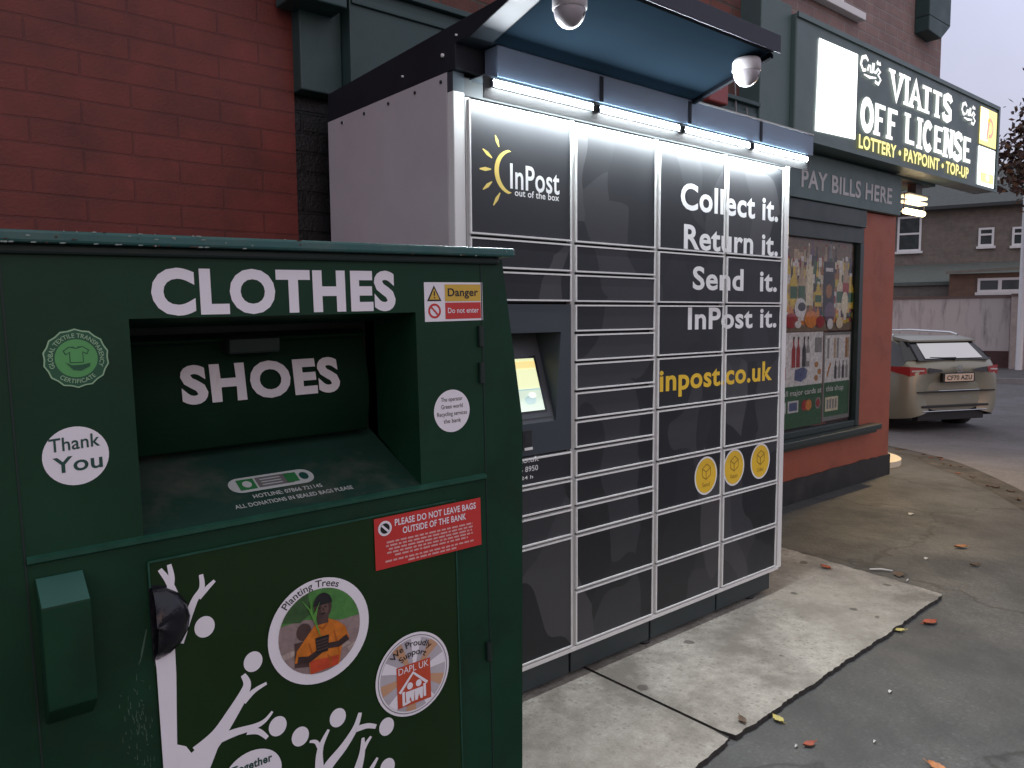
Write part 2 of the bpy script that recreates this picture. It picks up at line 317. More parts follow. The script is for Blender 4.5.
b.add([(p.x, p.y, -.02) for p in inner]+[(-30, 14, -.02), (12.5, 14, -.02)], [tuple(range(n+1, -1, -1))], ASPH)
tag(b.build('pavement'), kind='structure')
b = MB()
vs = [(p.x, p.y, -.019) for p in inner]+[(p.x, p.y, zroad(p.x, p.y)+.004) for p in outer]
b.add(vs, [(i, i+1, n+i+1, n+i) for i in range(n-1)], KERBM)
tag(b.build('kerb'), kind='structure')
b = MB()   # road: a grid following the fall towards the junction
gx = [-40, -20, -8, -2, 0, 2, 3, 4, 5, 6, 7, 8, 9, 10, 11, 12, 13, 15, 18, 25, 45]; gy = [-40, -20, -8, -4, -3, -2, -1, 0, 1, 2, 3, 4, 5, 6, 8, 12, 20, 40]
vs = [(x, y, zroad(x, y)) for y in gy for x in gx]; k = len(gx)
b.add(vs, [(j*k+i, j*k+i+1, (j+1)*k+i+1, (j+1)*k+i) for j in range(len(gy)-1) for i in range(k-1)], ROADM, True)
tag(b.build('road'), kind='structure')
b = MB(); b.face([(-700, -700, -.42), (700, -700, -.42), (700, 700, -.42), (-700, 700, -.42)], ground_mat('far_ground_tarmac', (.07, .07, .07), (.1, .1, .1), (.04, .04, .04)))
tag(b.build('ground'), kind='structure')

def slab(name, outline, z0=-.045, z1=0.):
    b = MB(); b.prism_z(outline, z0, z1, CONC, DARKGAP); o = b.build(name); tag(o, kind='structure')
    bv = o.modifiers.new('bevel', 'BEVEL'); bv.width = .006; bv.segments = 2; bv.limit_method = 'ANGLE'; bv.angle_limit = math.radians(40)
    return o
def ragged(p, q, n, amp):
    p = Vector(p); q = Vector(q); d = (q-p).normalized(); nn = Vector((-d.y, d.x)); o = []; w1 = 0
    for i in range(n):
        w1 = w1*.72+random.uniform(-amp, amp); o.append(tuple(p.lerp(q, i/n)+nn*w1))
    return o
slab('concrete_slab', [(.610, .98)] + [(.610, -.6)] + ragged((.600, -.672), (-.4, -.80), 60, .0035) + [(-2.6, -.95), (-2.6, .98)])
slab('concrete_slab', [(.626, .98), (.626, -.62)] + [(.640, -.676)] + ragged((.66, -.674), (2.62, -.612), 130, .0040) + ragged((2.64, -.60), (2.76, .40), 60, .006) + [(2.83, .98)])
b = MB()
b.box(.610, .626, -.66, .9, -.044, -.008, DARKGAP); tag(b.build('slab_joint'), kind='structure')

# ------------------------------------------------------------------ shop building
shop = empty('shop_building', (3.5, 1.0, -.02), 'brick corner shop with painted red walls, dark green fascia and splayed corner', 'shop')
def sp(name, mb, bevel=0, label=None, parent=None):
    o = mb.build(name, parent or shop, bevel)
    if label: o['label'] = label
    return o
b = MB()   # painted red side wall, left of the green pilaster
b.box(-9, -.152, 1.0, 1.3, -.06, 2.80, RED); sp('painted_brick_wall', b, label='dull red painted brickwork')
b = MB(); b.box(-9, -.152, 1.004, 1.3, 2.80, 6.6, RAWBRICK); b.box(-.151, 3.5, 1.0, 1.3, 2.5, 6.6, RAWBRICK)
sp('upper_wall', b, label='rough dark red brick above the painted wall')
b = MB(); b.box(-.152, .62, 1.03, 1.3, -.06, 2.5, DARKBRICK); b.box(.62, 3.42, 1.03, 1.3, -.06, 2.5, RED); sp('recessed_wall', b, label='black painted brick strip behind the lockers')
b = MB()   # upper floor over the corner
b.prism_z([(3.5, 1.0), (6.47, 1.0), (6.47, 7), (6.2, 7), (6.2, 1.3), (3.5, 1.3)], 2.72, 6.6, UPBRICK)
sp('upper_wall', b, label='pinkish brick upper storey over the shop corner')
b = MB(); b.box(5.86, 6.33, .87, .999, 4.13, 6.8, TEAL); b.prism_y([(6.13, 3.98), (6.33, 4.13), (5.86, 4.13), (5.86, 4.0)], .87, .999, TEAL); b.box(6.4701, 6.55, .90, 7.2, 4.6, 6.8, TEAL); sp('eaves_board', b, .008)
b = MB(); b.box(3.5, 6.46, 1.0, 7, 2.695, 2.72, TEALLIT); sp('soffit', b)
b = MB(); b.prism_z([(5.622, 1.003), (6.46, 1.86), (6.46, 7), (6.2, 7), (6.2, 1.98), (5.50, 1.3)], -.06, 2.69, REDSMOOTH); sp('splayed_corner_wall', b)
b = MB(); c_ = Vector((6.10, 1.475)); d1 = Vector((.697, .717)); d2 = Vector((.717, -.697))
b.prism_z([tuple(c_+d1*.42*math.cos(PI-PI*i/16)+d2*.36*math.sin(PI*i/16)) for i in range(17)][::-1], -.05, .035, mat('pale_door_step', (.62, .55, .42), .7, var=.1)); sp('door_step', b, .01)
# fascia across the old front and its pilasters
b = MB(); b.box(.042, 3.12, .86, 1.0, 2.46, 2.865, TEAL); b.box(.042, 3.12, .83, .999, 2.865, 2.892, TEAL)
b.box(.35, .62, .845, .8595, 2.56, 2.60, TEAL); b.box(.05, 3.1, .848, .8595, 2.79, 2.82, TEAL)
sp('fascia', b, .004, label='dark green timber fascia above the lockers')
b = MB(); b.box(2.50, 2.70, .80, .86, 2.80, 2.95, mat('alarm_red', (.25, .04, .035), .4)); sp('alarm_box', b, .01)
b = MB(); b.box(-.152, .04, .93, 1.02, 2.42, 3.6, TEAL); b.box(-.23, .0, .80, .98, 2.74, 2.86, TEAL); b.prism_x([(.80, 2.86), (.98, 2.86), (.98, 3.5), (.88, 3.5)], -.23, 0, TEAL); sp('corbel', b, .006)
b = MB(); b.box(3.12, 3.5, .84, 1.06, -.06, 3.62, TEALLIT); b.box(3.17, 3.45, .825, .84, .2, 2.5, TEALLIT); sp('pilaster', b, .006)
# shop front
b = MB(); b.box(5.02, 5.622, 1.0, 1.3, .16, 2.34, REDSMOOTH); b.box(3.5, 5.02, 1.0, 1.3, .16, .452, REDSMOOTH)
sp('front_wall', b, label='brick red rendered pier and stall riser')
PLINTH = mat('black_plinth_paint', (.014, .014, .014), .55, var=.3, dirt=(.05, .045, .04), damt=.5)
b = MB(); n_ = 26; pts = [(3.5, -.06), (5.636, -.06)] + [(5.636-(5.636-3.5)*i/n_, .172+random.uniform(-.005, .005)+(.012 if i in (6, 7) else 0)) for i in range(n_+1)]
b.prism_y(pts, .985, 1.0, PLINTH); b.prism_z([(5.622, .985), (5.64, .985), (6.47, 1.845), (6.46, 1.858)], -.06, .17, PLINTH); sp('plinth', b)
FRAME = mat('dark_green_window_frame', (.018, .03, .026), .4)
b = MB(); b.box(3.5, 5.02, 1.0, 1.06, 2.07, 2.34, FRAME); b.box(4.955, 5.02, .995, 1.06, .50, 2.07, FRAME); b.box(3.5, 3.57, .995, 1.06, .5, 2.07, FRAME); b.box(3.57, 4.955, 1.0, 1.06, .5, .55, FRAME)
b.box(3.5, 5.0, .97, 1.0, 2.20, 2.345, FRAME)
wf = sp('shop_window', b, .004)
b = MB(); b.box(3.5, 5.26, .90, 1.0, .452, .50, FRAME); b.box(3.5, 5.22, .925, 1.0, .425, .452, FRAME); b.build('sill', wf, .006)
GLASS = bpy.data.materials.new('window_glass'); GLASS.use_nodes = True
gn = GLASS.node_tree.nodes; gl = GLASS.node_tree.links; gn.remove(gn['Principled BSDF'])
gt = gn.new('ShaderNodeBsdfTransparent'); gt.inputs[0].default_value = (.93, .95, .94, 1); gg = gn.new('ShaderNodeBsdfGlossy'); gg.inputs['Roughness'].default_value = .03
gf = gn.new('ShaderNodeFresnel'); gf.inputs[0].default_value = 1.5; gx = gn.new('ShaderNodeMixShader')
gl.new(gf.outputs[0], gx.inputs[0]); gl.new(gt.outputs[0], gx.inputs[1]); gl.new(gg.outputs[0], gx.inputs[2]); gl.new(gx.outputs[0], gn['Material Output'].inputs[0])
b = MB(); b.face([(3.57, 1.033, .55), (4.955, 1.033, .55), (4.955, 1.033, 2.07), (3.57, 1.033, 2.07)], GLASS); b.build('pane', wf)
INT = mat('dim_shop_interior', (.05, .045, .04), .8)
b = MB(); b.box(3.5, 5.02, 1.9, 1.95, -.02, 2.6, INT); b.box(3.5, 5.02, 1.3, 1.9, .40, .45, INT)
for i in range(4): b.box(3.6, 4.9, 1.6, 1.9, .55+.38*i, .58+.38*i, mat('shelf_wood', (.2, .15, .1), .6))
sp('interior', b)
b = MB(); b.box(3.4, 4.79, .93, 1.0, 3.845, 3.905, WHITEP); b.box(3.45, 4.5, .97, 1.0, 3.905, 3.97, WHITEP); b.box(4.43, 4.5, .97, 1.0, 3.97, 5.2, WHITEP); b.box(3.45, 3.52, .97, 1.0, 3.97, 5.2, WHITEP); b.box(3.52, 4.43, .97, 1.0, 5.13, 5.2, WHITEP)
win = sp('upper_window', b, .006)
b = MB(); b.box(3.52, 4.43, .985, .997, 3.97, 5.13, mat('dark_window_glass', (.03, .035, .045), .08)); b.build('pane', win)
b = MB()   # roof slab over the shop so that nothing is open from above
b.prism_x([(.8, 6.6), (7.2, 6.6), (4, 8.8)], -9, 6.7, mat('slate_roof', (.06, .06, .065), .7)); sp('roof', b)
# thin cables on the pilaster by the lockers
b = MB()
for x, z0, z1 in ((2.86, 2.05, 3.0), (3.0, 2.2, 2.84)): b.tube([(x, .85, z0), (x+.02, .845, (z0+z1)/2), (x-.02, .85, z1)], .006, mat('grey_cable', (.25, .25, .25), .5), 6)
sp('cable', b)

# fascia board reading PAY BILLS HERE
t = empty('fascia_sign', (4.55, .95, 2.36), 'grey-green board lettered PAY BILLS HERE above the shop window', 'sign')
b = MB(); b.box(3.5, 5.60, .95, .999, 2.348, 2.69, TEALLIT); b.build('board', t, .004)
a = Art(.95); a.text('PAY BILLS HERE', 3.875, 2.43, 1.535, .137, .003, mat('dull_white_letter', (.46, .46, .46), .6), .022); a.build('lettering', t)

# lit shop sign
SIGNGREEN = mat('sign_green_glare_face', (.085, .13, .12), .4, var=.06)  # face green paled so that its colour carries the veiling glare
LITW = emit('lit_white_panel', (1, 1, 1), 3.0); LITL = emit('lit_white_letter', (1, 1, .96), 1.25); LITY = emit('lit_yellow_letter', (1, .86, .1), 1.0); LITYP = emit('lit_yellow_panel', (1, .78, .12), 1.1); LITR = emit('lit_orange', (.9, .25, .05), .8); LITG = emit('lit_pale', (.75, .8, .72), 1.)
t = empty('shop_sign', (5.5, .9, 2.72), 'long lit shop sign lettered VIATTS OFF LICENSE on dark green', 'sign')
b = MB(); b.box(3.50, 7.44, .80, .999, 2.715, 3.565, SIGNGREEN); b.build('sign_box', t, .01)
TRIM = mat('sign_trim', (.09, .14, .13), .4)
b = MB(); b.box(3.5, 7.46, .785, .80, 3.535, 3.57, TRIM); b.box(3.5, 7.46, .785, .80, 2.71, 2.735, TRIM); b.box(7.42, 7.46, .785, .80, 2.735, 3.535, TRIM); b.build('trim', t)
a = Art(.80); a.poly([(3.775, 2.80), (4.385, 2.822), (4.39, 3.462), (3.80, 3.456)], .006, LITW); o = a.build('lit_panel', t); o['label'] = 'blank white lit panel at the left end'
a = Art(.80); a.rect(6.94, 3.14, 7.395, 3.50, .006, LITYP); a.rect(6.965, 3.19, 7.15, 3.49, .008, LITW); a.ring(7.2, 3.32, .06, .1, .010, LITR, 20, -1.9, 2.4); a.poly([(7.1, 3.2), (7.15, 3.2), (7.2, 3.4), (7.14, 3.42)], .010, LITR)
o = a.build('lit_panel', t); o['label'] = 'yellow and white lit panel with an orange mark'
a = Art(.80); a.rect(6.935, 2.745, 7.385, 3.118, .006, LITW); a.rect(7.0, 2.775, 7.37, 2.875, .008, LITYP); a.ell(7.2, 2.83, .05, .035, .010, LITG, 16); a.ell(7.13, 3.04, .06, .03, .010, LITG, 16)
o = a.build('lit_panel', t); o['label'] = 'white lit panel with a yellow lower band'
def slab_text(a, body, x0, z0, W, H, o, m):
    """heavy slab-serif capitals drawn from strokes"""
    D = {'V': ([[(0, 1), (.5, 0), (1, 1)]], [(0, 1), (1, 1)]), 'I': ([[(.5, 0), (.5, 1)]], [(.5, 0), (.5, 1)]), 'A': ([[(0, 0), (.5, 1), (1, 0)], [(.2, .35), (.8, .35)]], [(0, 0), (1, 0)]),
         'T': ([[(.5, 0), (.5, 1)], [(0, .93), (1, .93)]], [(.5, 0)]), 'S': ([[(.95, .78), (.85, .93), (.5, .97), (.12, .85), (.12, .66), (.5, .52), (.88, .38), (.9, .16), (.5, .03), (.12, .08), (.04, .26)]], []),
         'O': ([[(.5+.42*math.cos(PI/2+i*PI/12), .5+.45*math.sin(PI/2+i*PI/12)) for i in range(25)]], []), 'F': ([[(.18, 0), (.18, 1)], [(.1, .93), (.95, .93)], [(.18, .5), (.72, .5)]], [(.18, 0)]),
         'L': ([[(.18, 0), (.18, 1)], [(.1, .07), (.95, .07)]], [(.18, 1)]), 'C': ([[(.5+.42*math.cos(.75+i*(2*PI-1.5)/20), .5+.45*math.sin(.75+i*(2*PI-1.5)/20)) for i in range(21)]], []),
         'E': ([[(.18, 0), (.18, 1)], [(.1, .93), (.95, .93)], [(.18, .5), (.75, .5)], [(.1, .07), (.95, .07)]], []), 'N': ([[(.12, 0), (.12, 1)], [(.12, 1), (.88, 0)], [(.88, 0), (.88, 1)]], [(.12, 0), (.12, 1), (.88, 1)]), ' ': ([], [])}
    adv = {'I': .62, ' ': .5}; tot = sum(adv.get(c, 1.0)*1.0 for c in body); cw = W/tot; x = x0
    for c in body:
        wd = cw*adv.get(c, 1.)*.84; st, sf = D[c]; k = 0
        for s in st:
            vert = abs(s[0][0]-s[-1][0]) < .01 and len(s) == 2
            hor = abs(s[0][1]-s[-1][1]) < .01 and len(s) == 2
            thick = H*.15 if hor else cw*.30
            a.stroke([(x+p[0]*wd, z0+p[1]*H) for p in s], thick, o+.0006*k, m); k += 1
        for p in sf:
            a.rect(x+p[0]*wd-cw*.27, z0+p[1]*H-(H*.06 if p[1] < .5 else H*.06), x+p[0]*wd+cw*.27, z0+p[1]*H+H*.06, o+.0006*k, m); k += 1
        x += cw*adv.get(c, 1.)
a = Art(.80); slab_text(a, 'VIATTS', 4.97, 3.235, 1.28, .215, .012, LITL); a.build('lettering', t)
a = Art(.80); slab_text(a, 'OFF LICENSE', 4.465, 2.915, 2.29, .235, .012, LITL); a.build('lettering', t)
a = Art(.80); a.text('LOTTERY \u2022 PAYPOINT \u2022 TOP-UP', 4.435, 2.765, 2.25, .105, .012, LITY, .03); a.build('lettering', t)['label'] = 'yellow lettering along the bottom'
for x0, x1, z0 in ((4.42, 4.80, 3.34), (6.45, 6.82, 3.33)):
    a = Art(.80); s = (x1-x0)/.38
    C_ = lambda L_: [(x0+p*s, z0+q*s) for p, q in L_]
    a.stroke(C_([(.13, .105), (.09, .13), (.03, .11), (.01, .06), (.05, .02), (.10, .03)]), [.02, .03, .032, .032, .03, .02], .012, LITL)
    a.stroke(C_([(.12, .03), (.14, .07), (.17, .075), (.17, .03), (.2, .03), (.21, .1), (.23, .105), (.22, .04), (.26, .04)]), .024, .0126, LITL)
    a.stroke(C_([(.26, .04), (.30, .075), (.34, .06), (.30, .03), (.35, .0), (.31, -.04), (.25, -.03)]), .026, .0132, LITL)
    a.stroke(C_([(.06, -.01), (.16, -.015), (.27, -.0)]), [.01, .022, .012], .0138, LITL)
    a.poly(C_([(.27, .12), (.29, .145), (.31, .12), (.33, .14), (.35, .11), (.28, .105)]), .012, LITL)
    a.build('emblem', t)

# lamp under the overhang at the corner
LAMP = emit('warm_lamp', (1, .82, .46), 8.0); LAMP2 = emit('louvre_reflection_glow', (1, .80, .46), 1.7); LB = mat('lamp_housing', (.1, .1, .1), .4)
t = empty('wall_lamp', (6.15, 1.08, 2.695), 'warm glowing slatted lamp hung under the overhang at the shop corner', 'lamp')
b = MB(); b.box(6.10, 6.24, 1.03, 1.11, 2.60, 2.695, LB); b.box(5.94, 6.40, 1.02, 1.12, 2.592, 2.60, LB); b.tube([(5.945, 1.07, 2.43), (5.945, 1.07, 2.595)], .006, LB, 6); b.tube([(6.395, 1.07, 2.43), (6.395, 1.07, 2.595)], .006, LB, 6); b.build('housing', t, .004)
for z in (2.575, 2.525):
    b = MB(); b.box(5.965, 6.375, 1.03, 1.12, z-.012, z+.012, LAMP2); b.build('louvre', t, .006)  # louvres emit by themselves, standing in for the tube's reflection
b = MB(); b.tube([(5.97, 1.07, 2.435), (6.37, 1.07, 2.435)], .028, LAMP, 14); b.build('tube', t)
ld = bpy.data.lights.new('lamp_light', 'AREA'); ld.shape = 'RECTANGLE'; ld.size = .4; ld.size_y = .08; ld.energy = 72; ld.color = (1, .72, .36)
lo = bpy.data.objects.new('lamp_light', ld); COL.objects.link(lo); lo.location = (6.17, 1.06, 2.395); lo.rotation_euler = (math.radians(-12), math.radians(8), 0)

# posters in the shop window
PC = {k: mat('print_'+k, tuple(min(.85, x*1.6) for x in v), .35, var=.32, scale=38) for k, v in dict(white=(.62, .58, .54), brown=(.16, .12, .08), dark=(.03, .03, .032), yellow=(.5, .38, .05), orange=(.5, .19, .04), red=(.28, .03, .03), green=(.03, .10, .045), tan=(.36, .28, .19), grey=(.2, .2, .2), blue=(.08, .10, .2), pink=(.4, .2, .18), cream=(.55, .49, .37), purple=(.12, .08, .12), amber=(.3, .14, .04)).items()}
def bottle(a, x, z, w_, h, o, m, cap=None, lab=None):
    a.poly([(x-w_/2, z), (x+w_/2, z), (x+w_/2, z+h*.58), (x+w_*.18, z+h*.74), (x+w_*.18, z+h), (x-w_*.18, z+h), (x-w_*.18, z+h*.74), (x-w_/2, z+h*.58)], o, m)
    if cap: a.rect(x-w_*.2, z+h*.92, x+w_*.2, z+h*1.01, o+.0006, cap)
    if lab: a.rect(x-w_*.46, z+h*.18, x+w_*.46, z+h*.46, o+.0006, lab)
t = tag(empty('window_poster', (4.45, 1.042, 1.36), None, None), 'big collage poster of bottles, cans and snacks filling the upper shop window', 'poster')
a = Art(1.056); a.rect(3.72, 1.335, 4.95, 2.06, .001, PC['brown'])
oi = .002
for row, (zb, hh) in enumerate(((1.80, .24), (1.66, .26), (1.52, .24), (1.40, .20))):   # rows of printed goods, back row first
    x = 3.80
    while x < 4.93:
        wd = random.uniform(.035, .075); oi += .00003
        col = PC[random.choice([['tan', 'purple', 'grey', 'cream', 'brown', 'dark'], ['dark', 'tan', 'yellow', 'amber', 'green', 'cream'], ['yellow', 'dark', 'brown', 'green', 'tan', 'white'], ['orange', 'red', 'white', 'dark', 'amber', 'yellow']][row])]
        if random.random() < .7: bottle(a, x+wd/2, zb+random.uniform(-.02, .02), wd, hh*random.uniform(.75, 1.1), oi, col, PC[random.choice(['white', 'dark', 'red'])], PC[random.choice(['cream', 'white', 'yellow', 'dark', 'green'])])
        else: a.rect(x, zb, x+wd, zb+hh*random.uniform(.5, .8), oi, col); a.ell(x+wd/2, zb+hh*.3, wd*.35, hh*.15, oi+.0004, PC[random.choice(['white', 'yellow', 'red', 'cream'])], 14)
        x += wd*random.uniform(.8, 1.15)
for x, m, h in ((3.85, 'yellow', .2), (3.98, 'yellow', .34), (4.1, 'tan', .42), (4.22, 'cream', .4), (4.36, 'yellow', .2), (4.72, 'cream', .34), (4.82, 'tan', .4), (4.9, 'yellow', .3)):
    bottle(a, x, 1.52+random.uniform(-.03, .03), .11, h, .0072, PC[m], PC['white'], PC[random.choice(['green', 'red', 'cream'])])
a.rect(4.44, 1.5, 4.62, 1.9, .009, PC['dark']); a.rect(4.47, 1.82, 4.59, 1.85, .0096, PC['white']); a.ell(4.53, 1.66, .05, .06, .0096, PC['amber'], 20)
for x, z, rx, rz, m in ((3.95, 1.42, .1, .06, 'red'), (4.08, 1.52, .09, .08, 'white'), (4.1, 1.53, .06, .035, 'dark'), (4.25, 1.43, .1, .07, 'orange'), (4.4, 1.41, .07, .05, 'red'), (4.55, 1.48, .09, .09, 'purple'), (4.56, 1.39, .05, .045, 'white'), (4.72, 1.40, .06, .05, 'cream'), (4.8, 1.56, .06, .1, 'cream'), (4.05, 1.39, .05, .03, 'white')):
    a.ell(x, z, rx, rz, .0102+random.uniform(0, .0015), PC[m], 18)
a.build('print', t, local=False)
t = tag(empty('window_poster', (4.1, 1.04, .57), None, None), 'white poster with dark red wine bottles over a green payment card strip, lower shop window', 'poster')
a = Art(1.052); a.rect(3.72, .90, 4.462, 1.328, .001, PC['white']); a.rect(3.72, .565, 4.462, .90, .001, PC['green'])
for x, m in ((4.00, 'red'), (4.07, 'red'), (4.16, 'dark'), (4.22, 'grey')): bottle(a, x, 1.05, .055, .24, .003, PC[m], PC['dark'], PC['white'] if m == 'grey' else None)
a.poly([(4.02, .95), (4.12, .93), (4.2, .96), (4.22, 1.02), (4.16, 1.05), (4.1, 1.04), (4.03, 1.03)], .003, PC['blue']); a.rect(3.84, .96, 3.89, 1.06, .003, PC['red']); a.rect(4.33, 1.16, 4.44, 1.28, .003, PC['grey'])
for x, z in ((4.36, .95), (4.41, 1.0), (4.36, 1.06)): a.ell(x, z, .03, .025, .003, PC['amber'], 14)
a.text('all major cards at', 3.862, .825, .59, .045, .003, PC['white'], .01)
a.rect(3.82, .69, 3.90, .78, .003, PC['white']); a.rect(3.93, .69, 4.09, .785, .003, PC['white']); a.rect(3.95, .705, 4.07, .77, .0036, PC['blue']); a.ell(4.19, .735, .05, .045, .003, PC['red'], 20); a.ell(4.25, .735, .05, .045, .0036, PC['orange'], 20); a.ell(4.40, .74, .045, .05, .003, PC['grey'], 18); a.ell(4.40, .74, .03, .035, .0036, PC['red'], 18)
a.build('print', t)
t = tag(empty('window_poster', (4.7, 1.04, .59), None, None), 'white framed poster of tall bottles and taps, lower right of the shop window', 'poster')
a = Art(1.052); a.rect(4.478, .575, 4.945, 1.318, .001, mat('poster_frame_grey', (.3, .31, .3), .4)); a.rect(4.50, .90, 4.925, 1.295, .002, PC['white']); a.rect(4.50, .61, 4.925, .90, .002, PC['green'])
for i, (x, m) in enumerate(((4.55, 'grey'), (4.66, 'tan'), (4.71, 'grey'), (4.86, 'amber'), (4.89, 'tan'))): a.rect(x-.018, 1.10, x+.018, 1.27, .003, PC[m])
for i in range(4): bottle(a, 4.68+.065*i, .925, .042, .165, .003, PC[['dark', 'grey', 'dark', 'grey'][i]], PC['white'])
a.stroke([(4.54, .95), (4.57, 1.02), (4.60, 1.06)], .025, .003, PC['amber'])
a.text('this shop', 4.53, .825, .3, .045, .003, PC['white'], .01); a.rect(4.52, .655, 4.74, .775, .003, PC['cream'])
for i in range(4): a.rect(4.545+.046*i, .675, 4.575+.046*i, .755, .0036, PC['grey'])
a.build('print', t)

# ------------------------------------------------------------------ parcel locker
PL, U, W_ = .14, .115, .502
lk = empty('parcel_locker', (0, 0, 0), 'dark grey parcel locker wall with silver edged doors and lit canopy', 'parcel locker')
def lp(name, mb, bevel=0, label=None, parent=None):
    o = mb.build(name, parent or lk, bevel)
    if label: o['label'] = label
    return o
SIDE = mat('pale_grey_side_sheet', (.50, .472, .50), .4, var=.05, dirt=(.3, .28, .3), damt=.3, dscale=1.2)
WHITEF = mat('white_powder_coat', (.72, .73, .71), .35, var=.04)
SILV = mat('silver_edge', (.72, .72, .70), .4, metal=.0, var=.08, scale=40)
CHAN = mat('grey_channel', (.42, .42, .41), .45, metal=.0, var=.08)
GAP = mat('dark_gap', (.015, .016, .018), .6)
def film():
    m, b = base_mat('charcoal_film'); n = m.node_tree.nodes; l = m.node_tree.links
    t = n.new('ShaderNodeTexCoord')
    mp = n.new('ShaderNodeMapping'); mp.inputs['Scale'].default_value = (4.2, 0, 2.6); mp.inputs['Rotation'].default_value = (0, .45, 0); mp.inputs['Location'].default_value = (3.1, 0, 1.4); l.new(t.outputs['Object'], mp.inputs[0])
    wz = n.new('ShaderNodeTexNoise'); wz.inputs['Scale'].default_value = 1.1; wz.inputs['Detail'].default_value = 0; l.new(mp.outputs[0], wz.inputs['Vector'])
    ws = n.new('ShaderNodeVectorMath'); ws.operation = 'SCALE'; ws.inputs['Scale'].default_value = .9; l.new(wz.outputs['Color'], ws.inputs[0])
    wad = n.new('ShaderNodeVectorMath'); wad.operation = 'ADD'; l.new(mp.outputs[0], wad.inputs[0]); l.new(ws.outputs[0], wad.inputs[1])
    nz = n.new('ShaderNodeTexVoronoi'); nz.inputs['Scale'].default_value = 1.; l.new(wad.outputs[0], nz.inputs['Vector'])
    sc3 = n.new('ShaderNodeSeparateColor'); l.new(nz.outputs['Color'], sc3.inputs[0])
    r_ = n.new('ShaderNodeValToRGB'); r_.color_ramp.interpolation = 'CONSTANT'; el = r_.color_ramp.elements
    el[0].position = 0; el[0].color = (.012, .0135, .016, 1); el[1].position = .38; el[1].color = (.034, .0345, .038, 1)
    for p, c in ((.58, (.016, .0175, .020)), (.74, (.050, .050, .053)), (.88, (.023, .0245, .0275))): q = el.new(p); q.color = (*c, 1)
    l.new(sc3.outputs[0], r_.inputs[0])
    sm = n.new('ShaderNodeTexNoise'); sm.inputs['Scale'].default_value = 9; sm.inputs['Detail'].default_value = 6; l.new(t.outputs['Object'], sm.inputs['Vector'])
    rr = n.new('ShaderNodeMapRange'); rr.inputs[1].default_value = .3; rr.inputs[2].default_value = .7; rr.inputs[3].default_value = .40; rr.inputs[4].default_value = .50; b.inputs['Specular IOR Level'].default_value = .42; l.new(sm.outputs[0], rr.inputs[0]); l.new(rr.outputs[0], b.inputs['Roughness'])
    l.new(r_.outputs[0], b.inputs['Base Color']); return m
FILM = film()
PLAINFILM = mat('plain_charcoal_film', (.021, .0225, .026), .46, var=.05, rvar=.05, spec=.42)
b = MB(); b.box(-.050, 2.062, .13, .88, PL, 2.28, SLATE)
b.box(.505, 2.062, .018, .1298, PL, 2.28, GAP); b.box(-.050, .5048, .018, .1298, PL+12*U, 2.28, GAP); b.box(-.050, .5048, .018, .1298, PL, PL+7*U, GAP); b.box(-.050, -.002, .018, .1298, PL+7*U+.0002, PL+12*U-.0002, GAP)
lp('cabinet', b)
b = MB(); b.box(-.058, -.0502, .030, .885, PL-.005, 2.29, SIDE)
for y in (.06, .22, .40, .58, .76): b.lathe([(0, .004), (.006, .004), (.006, 0)], (-.058, y, 2.265), (-1, 0, 0), GAP, 10)
lp('side_panel', b, label='pale grey metal side sheet')
b = MB(); b.box(2.0622, 2.07, .03, .885, PL-.005, 2.29, SIDE); lp('side_panel', b)
b = MB(); b.box(-.055, -.008, -.004, .030, PL-.01, 2.225, WHITEF); lp('corner_trim', b, .003, 'white left corner strip')
b = MB(); b.box(2.030, 2.070, -.004, .030, PL-.015, 2.225, WHITEF); lp('corner_trim', b, .003, 'white right corner strip')
HDR = mat('header_dark', (.02, .024, .026), .6)
b = MB(); b.box(-.055, -.008, -.003, .030, 2.2252, 2.288, SLATE); b.box(-.008, 2.07, -.002, .018, 2.2165, 2.278, HDR); lp('header_strip', b)
b = MB()
for k in range(5): b.box(max(k*W_-.011, -.007), k*W_+.011, -.005, .018, PL, 2.212, CHAN)
lp('column_channel', b)
b = MB(); b.box(-.008, 2.03, -.012, .018, PL-.018, PL-.001, SILV); lp('bottom_rail', b, .002)
PLN = mat('plinth_slate', (.022, .033, .036), .5, var=.15, dirt=(.05, .05, .045), damt=.3)
b = MB()
for k in range(4): b.box(k*W_-.02 if k == 0 else k*W_+.006, (k+1)*W_-.006 if k < 3 else 1.985, .012, .5, .022, PL-.019, PLN)
lp('plinth', b, .003)
b = MB()
for x in (.05, 1.0, 1.84): b.lathe([(.028, .0), (.03, .004), (.03, .012), (.012, .014), (.012, .05)], (x, .045, 0), (0, 0, 1), BLACK, 12)
lp('levelling_foot', b)
def zz(k): return PL+(18-k)*U
def door(c, k0, k1, face=FILM):
    jx, jz = random.uniform(-.0012, .0012), random.uniform(-.0012, .0012); x0 = c*W_+(.0115 if c else .003)+jx; x1 = (c+1)*W_-.0115+jx; z1 = zz(k0)-.0055+jz; z0 = zz(k1)+.0055+jz
    r_ = .0060; yf, yr = -.010, -.0145; b = MB()
    b.face([(x0+r_, yf, z0+r_), (x1-r_, yf, z0+r_), (x1-r_, yf, z1-r_), (x0+r_, yf, z1-r_)], face)
    O = [(x0, z0), (x1, z0), (x1, z1), (x0, z1)]; I = [(x0+r_, z0+r_), (x1-r_, z0+r_), (x1-r_, z1-r_), (x0+r_, z1-r_)]
    v = [(x, yr, z) for x, z in O]+[(x, yr, z) for x, z in I]+[(x, yf, z) for x, z in I]+[(x, .012, z) for x, z in O]
    fs = []
    for i in range(4):
        j = (i+1) % 4; fs += [(i, j, 4+j, 4+i), (4+i, 4+j, 8+j, 8+i), (12+i, 12+j, j, i)]
    b.add(v, fs, SILV)
    return lp('door', b)
